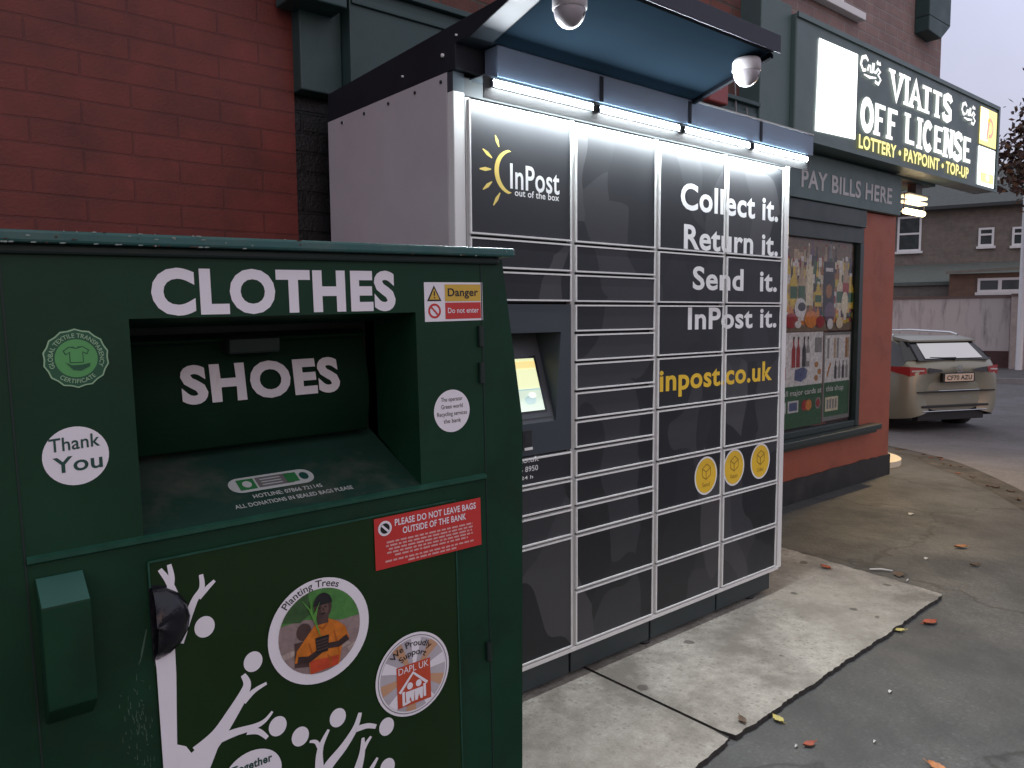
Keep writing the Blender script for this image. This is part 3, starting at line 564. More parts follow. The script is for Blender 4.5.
rows = {0: [0, 4, 5, 6], 1: [0, 4, 5, 6, 7, 8, 9, 10, 11, 12, 13, 14, 16, 18], 2: [0, 4, 6, 8, 10, 12, 14, 16, 18], 3: [0, 4, 6, 8, 10, 12, 14, 16, 18]}
for c in rows:
    R_ = rows[c]
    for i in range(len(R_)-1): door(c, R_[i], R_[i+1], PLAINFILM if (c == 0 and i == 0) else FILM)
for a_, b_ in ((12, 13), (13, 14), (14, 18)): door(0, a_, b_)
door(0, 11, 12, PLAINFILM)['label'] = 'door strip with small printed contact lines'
# touch-screen console
CONS = mat('console_slate', (.035, .045, .055), .45, var=.06); BEZ = mat('bezel_dark', (.05, .055, .06), .4)
zc1, zc0 = zz(6)-.005, zz(11)+.005
b = MB(); ox0, ox1, oz0, oz1 = .06, .436, 1.04, 1.41
xa, xb = .003, W_-.0125; O = [(xa, zc0), (xb, zc0), (xb, zc1), (xa, zc1)]; I = [(ox0, oz0+.03), (ox1-.03, oz0+.03), (ox1, oz1), (ox0, oz1)]
v = [(x, -.010, z) for x, z in O]+[(x, -.010, z) for x, z in I]+[(ox0, -.006, oz0+.03), (ox1-.03, -.006, oz0+.03), (ox1-.03, .105, oz1-.005), (ox0, .105, oz1-.005)]+[(x, .012, z) for x, z in O]
fs = []
for i in range(4):
    j = (i+1) % 4; fs += [(i, j, 4+j, 4+i), (4+i, 4+j, 8+j, 8+i), (12+i, 12+j, j, i)]
b.add(v, fs, CONS); b.add(v[8:12], [(0, 1, 2, 3)], BEZ)
con = lp('console', b, label='slate panel with a recessed tilted screen')
tz0, tz1 = oz0+.03, oz1-.005
def tilt(x, s, o):   # s runs 0..1 up the tilted bezel
    nrm = Vector((0, -(tz1-tz0), .111)).normalized(); p = Vector((x, -.006+.111*s, tz0+(tz1-tz0)*s))+nrm*o; return tuple(p)
a = Art(P=tilt); a.rect(.09, .05, .395, .93, .003, BEZ); SB = mat('screen_black', (.01, .01, .012), .2); a.rect(.095, .11, .375, .74, .0045, SB)
a.build('bezel', con)
SC = [emit('screen_'+k, c, s) for k, c, s in (('pale', (.80, .88, .32), .72), ('yellow', (1, .72, .02), .7), ('white', (.9, .95, .8), .8), ('teal', (.2, .55, .5), .55), ('mint', (.55, .78, .5), .62))]
a = Art(P=tilt); a.rect(.11, .13, .362, .71, .0055, SC[0]); a.rect(.11, .6, .362, .68, .0062, SC[1]); a.rect(.11, .13, .362, .36, .0062, SC[4]); a.ell(.2, .27, .035, .06, .007, SC[2], 18); a.ell(.30, .25, .03, .05, .007, SC[3], 18); a.rect(.11, .355, .362, .372, .007, SC[3]); a.ell(.315, .3, .018, .03, .0078, SC[2], 14)
a.build('screen', con)
b = MB(); b.box(.235, .28, -.013, -.010, .975, 1.045, BLACK); b.box(.243, .283, -.0145, -.013, .972, .982, SILV); b.box(.245, .268, -.0145, -.013, 1.0, 1.03, GAP); b.build('card_slot', con)
# lettering and printed marks on the doors
WT = mat('white_vinyl', (.80, .81, .80), .4, var=.03); YV = mat('yellow_vinyl', (.78, .50, .03), .4, var=.05); YV2 = mat('pale_yellow_vinyl', (.80, .62, .16), .4)
o_ = .0004; F0 = -.010
def let(body, x0, z0, wid, H, m, bold, label=None, align='l'):
    a = Art(F0); a.text(body, x0, z0, wid, H, o_, m, bold, align); o = a.build('lettering', lk)
    if label: o['label'] = label
let('Collect it.', 1.165, 1.935, .79, .115, WT, .025, 'white words Collect it.')
let('Return it.', 1.19, 1.764, .77, .108, WT, .025, 'white words Return it.')
let('Send  it.', 1.258, 1.585, .70, .104, WT, .025, 'white words Send it.')
let('InPost it.', 1.226, 1.405, .735, .100, WT, .025, 'white words InPost it.')
let('inpost.co.uk', 1.03, 1.137, .90, .098, YV, .026, 'yellow web address')
let('InPost', .186, 1.926, .243, .088, WT, .014, 'white words InPost in the top left panel'); let('out of the box', .207, 1.902, .22, .024, WT, .014)
let('inpost.co.uk', .318, .925, .22, .02, WT, .01, None, 'r'); let('0330 335 8950', .313, .890, .2, .02, WT, .01, None, 'r'); let('24 h', .287, .862, .06, .013, WT, .01, None, 'r')
a = Art(F0)   # crescent and rays
cx, cz, R1 = .192, 1.982, .078
pts = [(cx+R1*math.cos(t), cz+R1*math.sin(t)) for t in [math.radians(100+160*i/20) for i in range(21)]]
pts2 = [(cx+.013+.071*math.cos(t), cz+.001+.073*math.sin(t)) for t in [math.radians(100+160*i/20) for i in range(21)]]
a.poly(pts+pts2[::-1], o_, YV2)
for (p, q) in (((.136, 2.064), (.119, 2.102)), ((.104, 2.022), (.063, 2.048)), ((.099, 1.983), (.048, 1.979)), ((.103, 1.941), (.062, 1.910)), ((.139, 1.906), (.108, 1.860))):
    a.stroke([p, tuple((Vector(p)+Vector(q))/2), q], [.004, .014, .004], o_, YV2)
a.build('emblem', lk)['label'] = 'yellow crescent with five rays'
for i, (cx, cz) in enumerate(((1.378, .718), (1.606, .727), (1.838, .728))):
    a = Art(F0); a.ell(cx, cz, .088, .091, o_, WT, 36); a.ell(cx, cz, .079, .082, o_+.0004, YV, 36)
    DK = mat('ochre_print', (.30, .17, .02), .4); oo = o_+.0008
    a.stroke([(cx-.03, cz+.0), (cx-.03, cz+.035), (cx+.005, cz+.055), (cx+.035, cz+.035), (cx+.035, cz+.0), (cx, cz-.018), (cx-.03, cz)], .005, oo, DK)
    a.stroke([(cx-.03, cz+.035), (cx, cz+.018), (cx+.035, cz+.035)], .005, oo+.0003, DK); a.stroke([(cx, cz+.018), (cx, cz-.018)], .005, oo+.0003, DK)
    a.text(['Send', 'Return', 'Collect'][i], cx, cz-.052, .06, .02, oo, DK, .01, 'c')
    a.build('sticker', lk)['label'] = ['round yellow Send sticker', 'round yellow Return sticker', 'round yellow Collect sticker'][i]
# canopy over the left two columns, short valance over the right two, four light strips
CAN = mat('canopy_blue_grey', (.0055, .0098, .0145), .8, spec=.0, var=.12, scale=3); CANR = mat('canopy_rib_dark', (.003, .004, .006), .8, var=.1, spec=.02); CANS = mat('canopy_side_dark', (.014, .017, .024), .6, var=.2, spec=.25)
b = MB()
prof = [(.885, 2.291), (.885, 2.405), (-.28, 2.446), (-.47, 2.495), (-.47, 2.472), (-.10, 2.3735), (-.02, 2.3735), (-.02, 2.291)]
b.prism_x(prof, -.056, 1.13, CANS)
b.face([(.04, -.466, 2.469), (1.127, -.466, 2.469), (1.127, -.102, 2.372), (.04, -.102, 2.372)], CAN)
cp = lp('canopy', b, .003, 'flat canopy hood projecting over the left half')
b = MB(); b.prism_x([(-.47, 2.478), (-.47, 2.535), (-.482, 2.54), (-.482, 2.472)], -.06, 1.16, mat('canopy_lip', (.05, .054, .072), .6, spec=.2)); b.build('lip', cp, .002)
b = MB(); b.prism_x([(-.466, 2.469), (-.102, 2.372), (-.102, 2.356), (-.466, 2.453)], 1.112, 1.134, CANR); b.build('edge_strip', cp, .002)
b = MB()
b.lathe([(.007, 0), (.007, .006), (0, .006)], (-.056, .05, 2.35), (-1, 0, 0), WT, 8); b.lathe([(.004, 0), (.004, .006), (0, .006)], (-.056, -.03, 2.395), (-1, 0, 0), WT, 8); b.lathe([(.004, 0), (.004, .006), (0, .006)], (-.056, .3, 2.34), (-1, 0, 0), WT, 8)
b.build('rivet', cp)
VAL = mat('valance_blue_grey', (.17, .225, .30), .5, var=.1)
b = MB(); b.prism_x([(.885, 2.291), (.885, 2.37), (-.10, 2.372), (-.10, 2.268), (-.02, 2.266), (-.02, 2.291)], 1.142, 2.12, VAL)
b.box(.06, 1.142, -.100, -.03, 2.2685, 2.3705, VAL)
b.box(1.145, 2.12, -.104, -.1005, 2.366, 2.374, CHAN)
for x in (.56, 1.10, 1.64): b.box(x-.010, x+.010, -.105, -.1005, 2.27, 2.363, CANS)
lp('valance', b, .002, 'long light-box valance above the doors')
LED = emit('cold_led', (.90, .95, 1.0), 1000.0); LEDTOP = emit('led_upper_face', (.68, .86, 1.0), 60.0); DOORWASH = emit('added_door_wash', (.86, .95, 1.0), 135)
b = MB(); b.box(0.0, 2.09, -.098, -.094, 2.190, 2.262, mat('led_backplate', (.03, .034, .034), .6)); b.box(0.0, 2.09, -.0978, -.02, 2.2622, 2.266, SLATE); lp('light_carrier', b)
for k in range(4):
    x0 = .035+k*.515; x1 = x0+.475; b = MB()
    yb, zb, yt, zt = -.0995, 2.234, -.106, 2.252
    b.add([(x0, yb, zb), (x1, yb, zb), (x1, yt, zt), (x0, yt, zt)], [(0, 1, 2, 3)], LED)
    b.add([(x0, yb, zb), (x1, yb, zb), (x1, yt, zt), (x0, yt, zt), (x0, -.0992, 2.2565), (x1, -.0992, 2.2565)], [(3, 2, 5, 4)], LEDTOP); b.add([(x0, yb, zb), (x1, yb, zb), (x1, -.0992, 2.2565), (x0, -.0992, 2.2565)], [(0, 3, 2, 1)], SLATE)
    b.box(x0-.006, x0, -.108, -.0985, 2.23, 2.256, SLATE); b.box(x1, x1+.006, -.108, -.0985, 2.23, 2.256, SLATE)
    lp('light_strip', b)
b = MB(); b.add([(.04, -.0935, 2.206), (2.04, -.0935, 2.206), (2.04, -.0875, 2.2265), (.04, -.0875, 2.2265)], [(0, 1, 2, 3)], DOORWASH); lp('added_wash_strip', b)  # added glowing strip, hidden behind the backplate, to brighten the top doors
# dome cameras hanging below the canopy front
def dome(x, label):
    y, zt = -.40, 2.436
    t = empty('dome_camera', (x, y, zt), label, 'security camera', 'dome cameras hung from the canopy')
    b = MB(); b.lathe([(.0, .015), (.05, .012), (.054, .0), (.054, -.03), (.05, -.034)], (x, y, zt), (0, 0, 1), mat('camera_plastic', (.38, .36, .37), .4), 28); b.build('mount', t)
    b = MB(); b.lathe([(.049, -.034)]+[(.049*math.cos(i*PI/20), -.036-.052*math.sin(i*PI/20)) for i in range(11)], (x, y, zt), (0, 0, 1), mat('camera_dome', (.30, .28, .30), .3), 28); b.build('dome', t)
    b = MB(); b.lathe([(0, .002), (.007, .002), (.007, 0)], (x+.022, y-.040, zt-.052), (.45, -.85, -.2), BLACK, 10); b.build('lens', t)
dome(.10, 'pale dome camera under the canopy above the crescent emblem')
dome(1.055, 'pale dome camera at the right end of the canopy')

# ------------------------------------------------------------------ clothes bank
ang, til = math.radians(-2.2), math.radians(1.0)
R0 = Vector((-.30, -.651, 0))
bank = empty('clothes_bank', R0, 'dark green metal clothes and shoes bank covered in stickers', 'clothes bank', rot=(0, -til, ang))
GREEN = mat('bank_green_paint', (.0066, .039, .0185), .45, var=.22, scale=4, bump=.12, bscale=4, spec=.22, dirt=(.009, .022, .012), damt=.85, dscale=3.5)
GREEN2 = mat('bank_door_green', (.010, .030, .0075), .36, spec=.25, bump=.08, bscale=3, var=.12, scale=4, dirt=(.013, .024, .008), damt=.4)
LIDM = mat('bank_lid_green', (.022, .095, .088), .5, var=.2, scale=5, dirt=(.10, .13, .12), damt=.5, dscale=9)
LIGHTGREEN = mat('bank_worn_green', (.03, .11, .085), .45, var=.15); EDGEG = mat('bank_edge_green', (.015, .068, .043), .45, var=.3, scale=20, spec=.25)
SEAM = mat('bank_seam', (.004, .016, .012), .6)
def bp(name, mb, bevel=0, label=None, parent=None):
    o = mb.build(name, parent or bank, bevel, local=True)
    if label: o['label'] = label
    return o
# local axes: x along the front, y into the bank, z up; front face at y=0
xl, xr = -1.235, 0.0
def front_x(z, side):
    k = 0 if z < 1.203 else (z-1.203)/(1.61-1.203)*.055
    return xr-k if side > 0 else xl+k
rx0, rx1, rz0, rz1 = -.918, -.310, 1.076, 1.487
b = MB()
zt = 1.612
prof = [(xl+.03, .02), (xr-.031, .02), (xr, 1.203), (front_x(zt, 1), zt), (front_x(zt, -1), zt), (xl, 1.203)]
# front skin with the chute opening
outer_l = prof
def P3(p, y): return (p[0], y, p[1])
A = {k: v for k, v in zip('abcdefgh', [(xl, .02), (xr, .02), (xr, 1.203), (front_x(zt, 1), zt), (front_x(zt, -1), zt), (xl, 1.203)])}
v = [P3(p, 0) for p in prof]+[P3(p, 0) for p in ((rx0, rz0), (rx1, rz0), (rx1, rz1), (rx0, rz1))]
b.add(v, [(0, 1, 7, 6), (1, 2, 8, 7), (2, 3, 8), (3, 4, 9, 8), (4, 5, 9), (5, 0, 6, 9)], GREEN)
n = len(prof); vb = [P3(p, 0) for p in prof]+[P3(p, 1.0) for p in prof]
b.add(vb, [(i, i+n, (i+1) % n+n, (i+1) % n) for i in range(n)]+[tuple(range(2*n-1, n-1, -1))], GREEN)
bp('body', b, .005)
# corner seams, ledge bead and weld lines
b = MB()
b.box(-.1235, -.1205, -.0015, .002, .03, 1.60, SEAM); bp('seam', b)
b = MB(); b.box(-1.1105, -1.1075, -.0015, .002, .03, 1.60, SEAM); bp('seam', b)
b = MB(); b.prism_x([(-.004, 1.066), (-.010, 1.070), (-.010, 1.077), (0, 1.081)], -1.107, -.125, EDGEG); bp('ledge_edge', b)
# chute recess
b = MB(); dp = .205
b.face([(rx0, 0, rz1), (rx1, 0, rz1), (rx1, dp, rz1-.02), (rx0, dp, rz1-.02)], GREEN)          # ceiling
b.face([(rx0, 0, rz0), (rx0, 0, rz1), (rx0, dp, rz1-.02), (rx0, dp, 1.175)], GREEN)
b.face([(rx1, 0, rz1), (rx1, 0, rz0), (rx1, dp, 1.175), (rx1, dp, rz1-.02)], GREEN)
b.face([(rx0, dp+.05, 1.1), (rx1, dp+.05, 1.1), (rx1, dp+.05, 1.47), (rx0, dp+.05, 1.47)], SEAM)
bp('chute_recess', b)
LEDGE = mat('ledge_scuffed_green', (.014, .042, .030), .5, spec=.25, var=.25, scale=5, dirt=(.10, .09, .075), damt=.75, dscale=3.2)
b = MB(); b.face([(rx0, -.001, rz0+.002), (rx1, -.001, rz0+.002), (rx1, dp+.05, 1.19), (rx0, dp+.05, 1.19)], LEDGE); bp('chute_ledge', b, label='scuffed sloping ledge below the chute')
b = MB()   # rounded tip-up flap
def flap_y(z): return dp+.012-.034*math.sin(PI*(.12+.88*(z-1.195)/.245))
FLAPG = mat('flap_dark_green', (.0042, .020, .0095), .6, var=.25, scale=4, spec=.08)
pf = [(dp+.045, 1.19)]+[(flap_y(1.195+.245*i/16), 1.195+.245*i/16) for i in range(17)]+[(dp+.045, 1.448)]
b.prism_x(pf, rx0+.006, rx1-.03, FLAPG)
fl = bp('chute_flap', b, .004)
b = MB(); b.prism_x([(dp-.012, 1.430), (dp-.016, 1.438), (dp+.02, 1.452), (dp+.02, 1.436)], rx0+.006, rx1-.03, FLAPG); b.build('flap_rail', fl, .003, local=True)
b = MB(); b.prism_x([(dp-.05, 1.405), (dp-.055, 1.437), (dp+.01, 1.45), (dp+.01, 1.405)], -.69, -.575, SEAM); b.build('flap_hinge', fl, .004, local=True)
# lid
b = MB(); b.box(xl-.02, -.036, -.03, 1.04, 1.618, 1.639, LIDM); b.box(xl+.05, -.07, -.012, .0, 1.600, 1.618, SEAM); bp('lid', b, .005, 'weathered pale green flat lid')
RUST = mat('rust_chip', (.06, .022, .012), .9); CHIP = mat('pale_chip', (.22, .26, .24), .7)
a = Art(-.0306)
for i in range(60):
    x = random.choice([random.uniform(-1.2, -.05), random.gauss(-.9, .12)]); z = random.choice([1.6385, 1.6185, random.uniform(1.62, 1.637)]); k = random.uniform(.001, .006)
    a.poly([(x-k, z-.0012), (x+k*.3, z-.0018*random.random()-.0006), (x+k, z), (x+k*.2, z+.0012), (x-k*.6, z+.0009)], .0003+.00002*i, random.choice([RUST, CHIP, CHIP]))
bp('paint_chips', a)
# door panel and fittings
dz1 = 1.030
b = MB(); b.box(-.905, -.212, -.006, 0, .06, dz1, GREEN2); dr = bp('door_panel', b, .003, 'olive green lower door')
b = MB(); b.box(-.2135, -.2102, -.0085, -.006, .06, dz1, EDGEG); b.box(-.905, -.212, -.0085, -.006, dz1-.002, dz1+.002, EDGEG); b.box(-.907, -.9035, -.0085, -.006, .98, dz1, EDGEG); b.build('door_edge', dr, local=True)
b = MB()
pf = [(-.908+.0*i, 0) for i in range(1)]
hv = [(-.908, .84), (-.908, .985)]+[(-.908+.07*math.sin(PI*i/12), .912+.072*math.cos(PI*i/12)) for i in range(13)]
hv = [(-.908+.070*math.sin(PI*i/16), .911+.074*math.cos(PI*i/16)) for i in range(17)]
GB = mat('black_bin_bag', (.008, .008, .012), .25, var=.3, bump=.6, bscale=22)
b.prism_y(hv, -.0068, -.006, GB)
hd = []
for i in range(9):
    t = PI*i/8
    for k in range(9):
        q = PI/2*k/8; rr = math.cos(q); hd.append((-.9035+.066*math.sin(t)*rr, -.0085-.03*math.sin(q)*(1+.12*math.sin(5*t+3*q)), .911+.070*math.cos(t)*rr))
b.add(hd, [(i*9+k, (i+1)*9+k, (i+1)*9+k+1, i*9+k+1) for i in range(8) for k in range(8)], GB, True)
bp('lock_opening', b, label='half round black opening with a bin bag showing')
b = MB(); b.prism_x([(0, .772), (-.006, .776), (-.058, .82), (-.062, 1.004), (-.004, 1.04), (0, 1.04)], -1.098, -1.022, GREEN); lc = bp('lock_cover', b, .004)
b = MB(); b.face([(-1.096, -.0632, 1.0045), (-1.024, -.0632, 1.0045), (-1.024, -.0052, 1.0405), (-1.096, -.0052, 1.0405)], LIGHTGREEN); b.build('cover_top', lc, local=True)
for z in (1.425, 1.335, .62):
    b = MB(); b.tube([(-.130, -.006, z-.025), (-.130, -.006, z+.025)], .008, SEAM, 8); bp('hinge', b)
# paint scratches
SCR = mat('bare_scratch', (.055, .11, .075), .5)
a = Art(0)
for i in range(70):
    x = -.955+random.gauss(0, .014)+i*.0002; z = .71+random.gauss(0, .055); a.stroke([(x, z), (x+random.uniform(-.002, .003), z-random.uniform(.002, .014))], [.0006, random.uniform(.0008, .0022)], .0012, SCR)
a.stroke([(-.925, .90), (-.935, .86), (-.94, .84)], [.002, .004, .001], .0012, SCR)
bp('scratches', a)
# lettering and stickers
BW = mat('bank_white_vinyl', (.80, .78, .82), .35, var=.04, dirt=(.55, .53, .55), damt=.3); BDK = mat('bank_dark_green_print', (.01, .06, .045), .4); BBLK = mat('print_black', (.015, .015, .015), .4); BRED = mat('notice_red', (.55, .035, .03), .4, var=.06); BYEL = mat('notice_yellow', (.62, .40, .05), .4)
a = Art(0); a.text('CLOTHES', -.877, 1.492, .515, .088, .0012, BW, .045); bp('lettering', a, label='white word CLOTHES')
a = Art(P=lambda x, z, o: (x, flap_y(z)-o, z)); a.text('SHOES', -.787, 1.300, .366, .083, .0046, mat('bank_white_vinyl_dull', (.62, .60, .61), .5), .045); bp('lettering', a, label='white word SHOES on the flap')
a = Art(0); a.rect(-.286, 1.464, -.119, 1.556, .0012, BW); a.rect(-.229, 1.511, -.125, 1.551, .0018, BYEL); a.rect(-.229, 1.469, -.125, 1.508, .0018, BRED)
a.poly([(-.279, 1.512), (-.239, 1.512), (-.259, 1.549)], .0018, BBLK); a.poly([(-.273, 1.5155), (-.245, 1.5155), (-.259, 1.542)], .0024, BYEL); a.rect(-.2605, 1.524, -.2575, 1.535, .003, BBLK); a.rect(-.2605, 1.5185, -.2575, 1.5215, .003, BBLK)
a.ring(-.259, 1.489, .0125, .0175, .0018, BRED, 24); a.stroke([(-.269, 1.499), (-.249, 1.479)], .004, .0022, BRED)
a.text('Danger', -.177, 1.523, .088, .019, .0024, BBLK, .02, 'c'); a.text('Do not enter', -.177, 1.483, .09, .0125, .0024, BW, .01, 'c')
bp('danger_sticker', a, .0, 'white, yellow and red Danger notice')
CG = mat('certificate_green', (.09, .34, .10), .4); CGD = mat('certificate_dark', (.012, .09, .04), .4)
a = Art(0); cx, cz = -1.007, 1.420
def scal(r_, n=14): return [(cx+(r_+(.0025 if i % 2 else 0))*math.cos(2*PI*i/(2*n)), cz+(r_+(.0025 if i % 2 else 0))*math.sin(2*PI*i/(2*n))) for i in range(2*n)]
a.poly(scal(.050), .0012, mat('certificate_pale', (.3, .5, .3), .4)); a.poly(scal(.0475), .0016, CGD); a.ell(cx, cz, .0335, .0335, .002, CG)
a.arc('GLOBAL TEXTILE TRANSPARENCY', cx, cz, .0365, .0075, PI/2, .0024, mat('certificate_pale', (.3, .5, .3)), .01, squeeze=.86); a.arc('CERTIFICATE', cx, cz, .0440, .0075, -PI/2, .0024, mat('certificate_pale', (.3, .5, .3)), .01, True)
a.poly([(cx-.011, cz-.008), (cx+.011, cz-.008), (cx+.011, cz+.010), (cx+.017, cz+.006), (cx+.021, cz+.014), (cx+.011, cz+.021), (cx+.004, cz+.021), (cx, cz+.018), (cx-.004, cz+.021), (cx-.011, cz+.021), (cx-.021, cz+.014), (cx-.017, cz+.006), (cx-.011, cz+.010)], .0024, CGD)
a.poly([(cx-.0095, cz-.0065), (cx+.0095, cz-.0065), (cx+.0095, cz+.012), (cx+.0165, cz+.0085), (cx+.0185, cz+.0135), (cx+.010, cz+.0195), (cx, cz+.0165), (cx-.010, cz+.0195), (cx-.0185, cz+.0135), (cx-.0165, cz+.0085), (cx-.0095, cz+.012)], .003, CG)
a.poly([(cx-.018, cz-.006), (cx-.008, cz-.012), (cx+.008, cz-.0115), (cx+.021, cz-.009), (cx+.020, cz-.015), (cx+.006, cz-.022), (cx-.006, cz-.020)], .003, CGD)
bp('certificate_sticker', a, 0, 'round green textile certificate sticker')
a = Art(0); cx, cz = -1.019, 1.247; a.ell(cx, cz, .0525, .0525, .0012, BW); a.text('Thank', cx-.001, cz+.010, .080, .024, .0018, BDK, .012, 'c', .05); a.text('You', cx+.002, cz-.028, .078, .028, .0018, BDK, .016, 'c', .03)
bp('thank_you_sticker', a, 0, 'round white Thank You sticker')
a = Art(0); cx, cz = -.218, 1.248; a.ell(cx, cz, .0515, .0515, .0012, BW)
for i, s in enumerate(('The operator', 'Green world', 'Recycling services', 'the bank')): a.text(s, cx, cz+.024-.0175*i, (.062, .062, .086, .05)[i], .010, .0018, BBLK, .004, 'c')
bp('operator_sticker', a, 0, 'round white operator sticker')
def ledge(x, s, o):   # s metres up the sloping ledge
    d = Vector((0, dp+.051, 1.19-rz0-.002)).normalized(); nrm = Vector((0, -d.z, d.y)); p = Vector((x, -.001, rz0+.002))+d*s+nrm*o; return tuple(p)
a = Art(P=ledge)
def roundrect(x0, z0, x1, z1, r_, k=6):
    o = []
    for cx, cz, t0 in ((x1-r_, z0+r_, -PI/2), (x1-r_, z1-r_, 0), (x0+r_, z1-r_, PI/2), (x0+r_, z0+r_, PI)): o += [(cx+r_*math.cos(t0+PI/2*i/k), cz+r_*math.sin(t0+PI/2*i/k)) for i in range(k+1)]
    return o
a.poly(roundrect(-.725, .085, -.535, .140, .026), .0012, mat('ledge_white_print', (.42, .44, .42), .5)); LG = mat('ledge_green_print', (.02, .14, .04), .5); a.rect(-.705, .093, -.668, .132, .0018, LG); a.ell(-.686, .112, .010, .012, .0024, mat('ledge_white_print', (.42, .44, .42))); a.rect(-.664, .094, -.585, .132, .0018, mat('ledge_grey_print', (.12, .11, .11), .5)); a.rect(-.6, .096, -.572, .130, .0024, LG); a.ell(-.557, .112, .010, .014, .0024, BDK)
LW = mat('ledge_white_print', (.42, .44, .42))
for i in range(3): a.stroke([(-.655, .102+.01*i), (-.61, .102+.01*i)], .003, .0024, LW)
a.text('HOTLINE: 07866 721145', -.688, .060, .155, .0135, .0012, LW, .02); a.text('ALL DONATIONS IN SEALED BAGS PLEASE', -.735, .034, .265, .0135, .0012, LW, .02)
bp('hotline_sticker', a, 0, 'small logo and hotline lettering on the ledge')
a = Art(0); X0, X1, Z0, Z1 = -.437, -.141, .904, 1.024; a.rect(X0, Z0, X1, Z1, .0092, BRED)
a.ell(X0+.027, Z1-.026, .0175, .0175, .0098, BW, 24); a.ell(X0+.027, Z1-.026, .012, .012, .0104, BBLK, 24); a.stroke([(X0+.019, Z1-.018), (X0+.035, Z1-.034)], .005, .011, BW)
a.text('PLEASE DO NOT LEAVE BAGS', X0+.053, Z1-.025, .228, .0155, .0098, BW, .02); a.text('OUTSIDE OF THE BANK', X0+.073, Z1-.047, .178, .0155, .0098, BW, .02)
PINK = mat('notice_pale_print', (.68, .36, .34), .4)
for i, (x0, x1) in enumerate(((.03, .27), (.028, .272), (.035, .268), (.03, .27), (.05, .255), (.025, .272), (.085, .22))):
    x = X0+x0; z = Z1-.060-.0082*i-(.003 if i > 4 else 0)
    while x < X0+x1: 
        l_ = random.uniform(.006, .02); a.rect(x, z-.0022, min(x+l_, X0+x1), z+.0022, .0098, PINK); x += l_+.0035
bp('notice_sticker', a, 0, 'red notice asking people not to leave bags')
# tree decal: trunk, boughs, figures and dots
a = Art(0); OD = .0068
def bough(pts, wd, k=0): a.stroke([tuple(p) for p in spline(pts, 5)], [wd[0]+(wd[1]-wd[0])*i/((len(pts)-1)*5) for i in range((len(pts)-1)*5+1)], OD+.0004*k, BW)
a.poly([(-.9035, .06), (-.9035, .822), (-.905, .842), (-.886, .862), (-.868, .872), (-.869, .80), (-.873, .72), (-.876, .658), (-.86, .648), (-.835, .60), (-.82, .40), (-.82, .06)], OD, BW)
a.poly([(-.876, .640), (-.851, .631), (-.821, .648), (-.79, .676), (-.777, .646), (-.80, .622), (-.819, .583), (-.84, .5), (-.876, .5)], OD+.0004, BW)
bough([(-.84, .625), (-.80, .648), (-.767, .685), (-.742, .718), (-.735, .737), (-.742, .757)], (.036, .010), 2); bough([(-.745, .70), (-.722, .716), (-.695, .724)], (.014, .006), 3)
bough([(-.80, .640), (-.765, .642), (-.725, .640), (-.703, .645), (-.686, .659)], (.020, .005), 4); bough([(-.74, .636), (-.717, .626), (-.700, .606)], (.016, .008), 5)
bough([(-.862, .86), (-.85, .90), (-.868, .975), (-.886, 1.012)], (.022, .008), 1); bough([(-.872, .965), (-.866, .99), (-.869, 1.018)], (.014, .008), 2)
bough([(-.848, .89), (-.828, .935), (-.812, .958), (-.812, .985)], (.016, .008), 3); bough([(-.820, .94), (-.80, .957), (-.787, .967)], (.012, .006), 4)
bough([(-.590, .40), (-.589, .48), (-.585, .535), (-.563, .573)], (.030, .006), 1); bough([(-.583, .53), (-.593, .555), (-.608, .562)], (.012, .005), 2)
bough([(-.590, .44), (-.572, .485), (-.530, .520), (-.500, .553), (-.486, .585)], (.030, .009), 3); bough([(-.497, .550), (-.47, .548), (-.448, .538)], (.014, .010), 4)
bough([(-.52, .40), (-.500, .45), (-.486, .488), (-.482, .524)], (.030, .007), 5); bough([(-.487, .49), (-.474, .508), (-.462, .520)], (.012, .006), 6)
bough([(-.50, .41), (-.472, .435), (-.448, .463)], (.022, .006), 7)
for x, z in ((-.811, .878), (-.720, .778), (-.676, .622), (-.628, .581), (-.540, .592), (-.420, .527), (-.422, .428)): a.ell(x, z, .0195, .0215, OD, BW, 24)
bp('tree_decal', a, 0, 'white tree and people decal')
a = Art(0); cx, cz = -.735, .535; a.ell(cx, cz, .062, .056, .0092, BW); a.text('Together', cx, cz+.018, .085, .018, .0098, BDK, .03, 'c'); bp('together_sticker', a, 0, 'round white Together sticker')
# photo sticker: a printed picture
a = Art(0); cx, cz, R_ = -.572, .803, .1165
a.ell(cx, cz, R_, R_, .0092, BW, 56)
PIC = {k: mat('pic_'+k, v, .4, var=.25, scale=60) for k, v in dict(earth=(.27, .2, .19), grass=(.07, .22, .05), bush=(.04, .10, .03), shirt=(.55, .16, .015), skin=(.04, .022, .02), skin2=(.075, .042, .036), fold=(.36, .09, .01), glow=(.13, .075, .06), pale=(.4, .32, .28), red=(.5, .06, .02), dark=(.015, .014, .016), leaf=(.10, .3, .05)).items()}
r_ = .094; n = 48
def clip(pts): 
    o = []
    for x, z in pts:
        d = math.hypot(x, z); k = min(1, r_*.995/d) if d else 1; o.append((cx+x*k, cz+z*k))
    return o
a.ell(cx, cz, r_, r_, .0098, PIC['earth'], n)
a.poly(clip([(r_*math.cos(t), r_*math.sin(t)) for t in [math.radians(8+152*i/24) for i in range(25)]]+[(-.04, .035), (.02, .02), (.05, .012)]), .0102, PIC['grass'])
a.poly(clip([(r_*math.cos(t), r_*math.sin(t)) for t in [math.radians(105+50*i/12) for i in range(13)]]+[(-.045, .03), (-.02, .045)]), .0106, PIC['bush'])
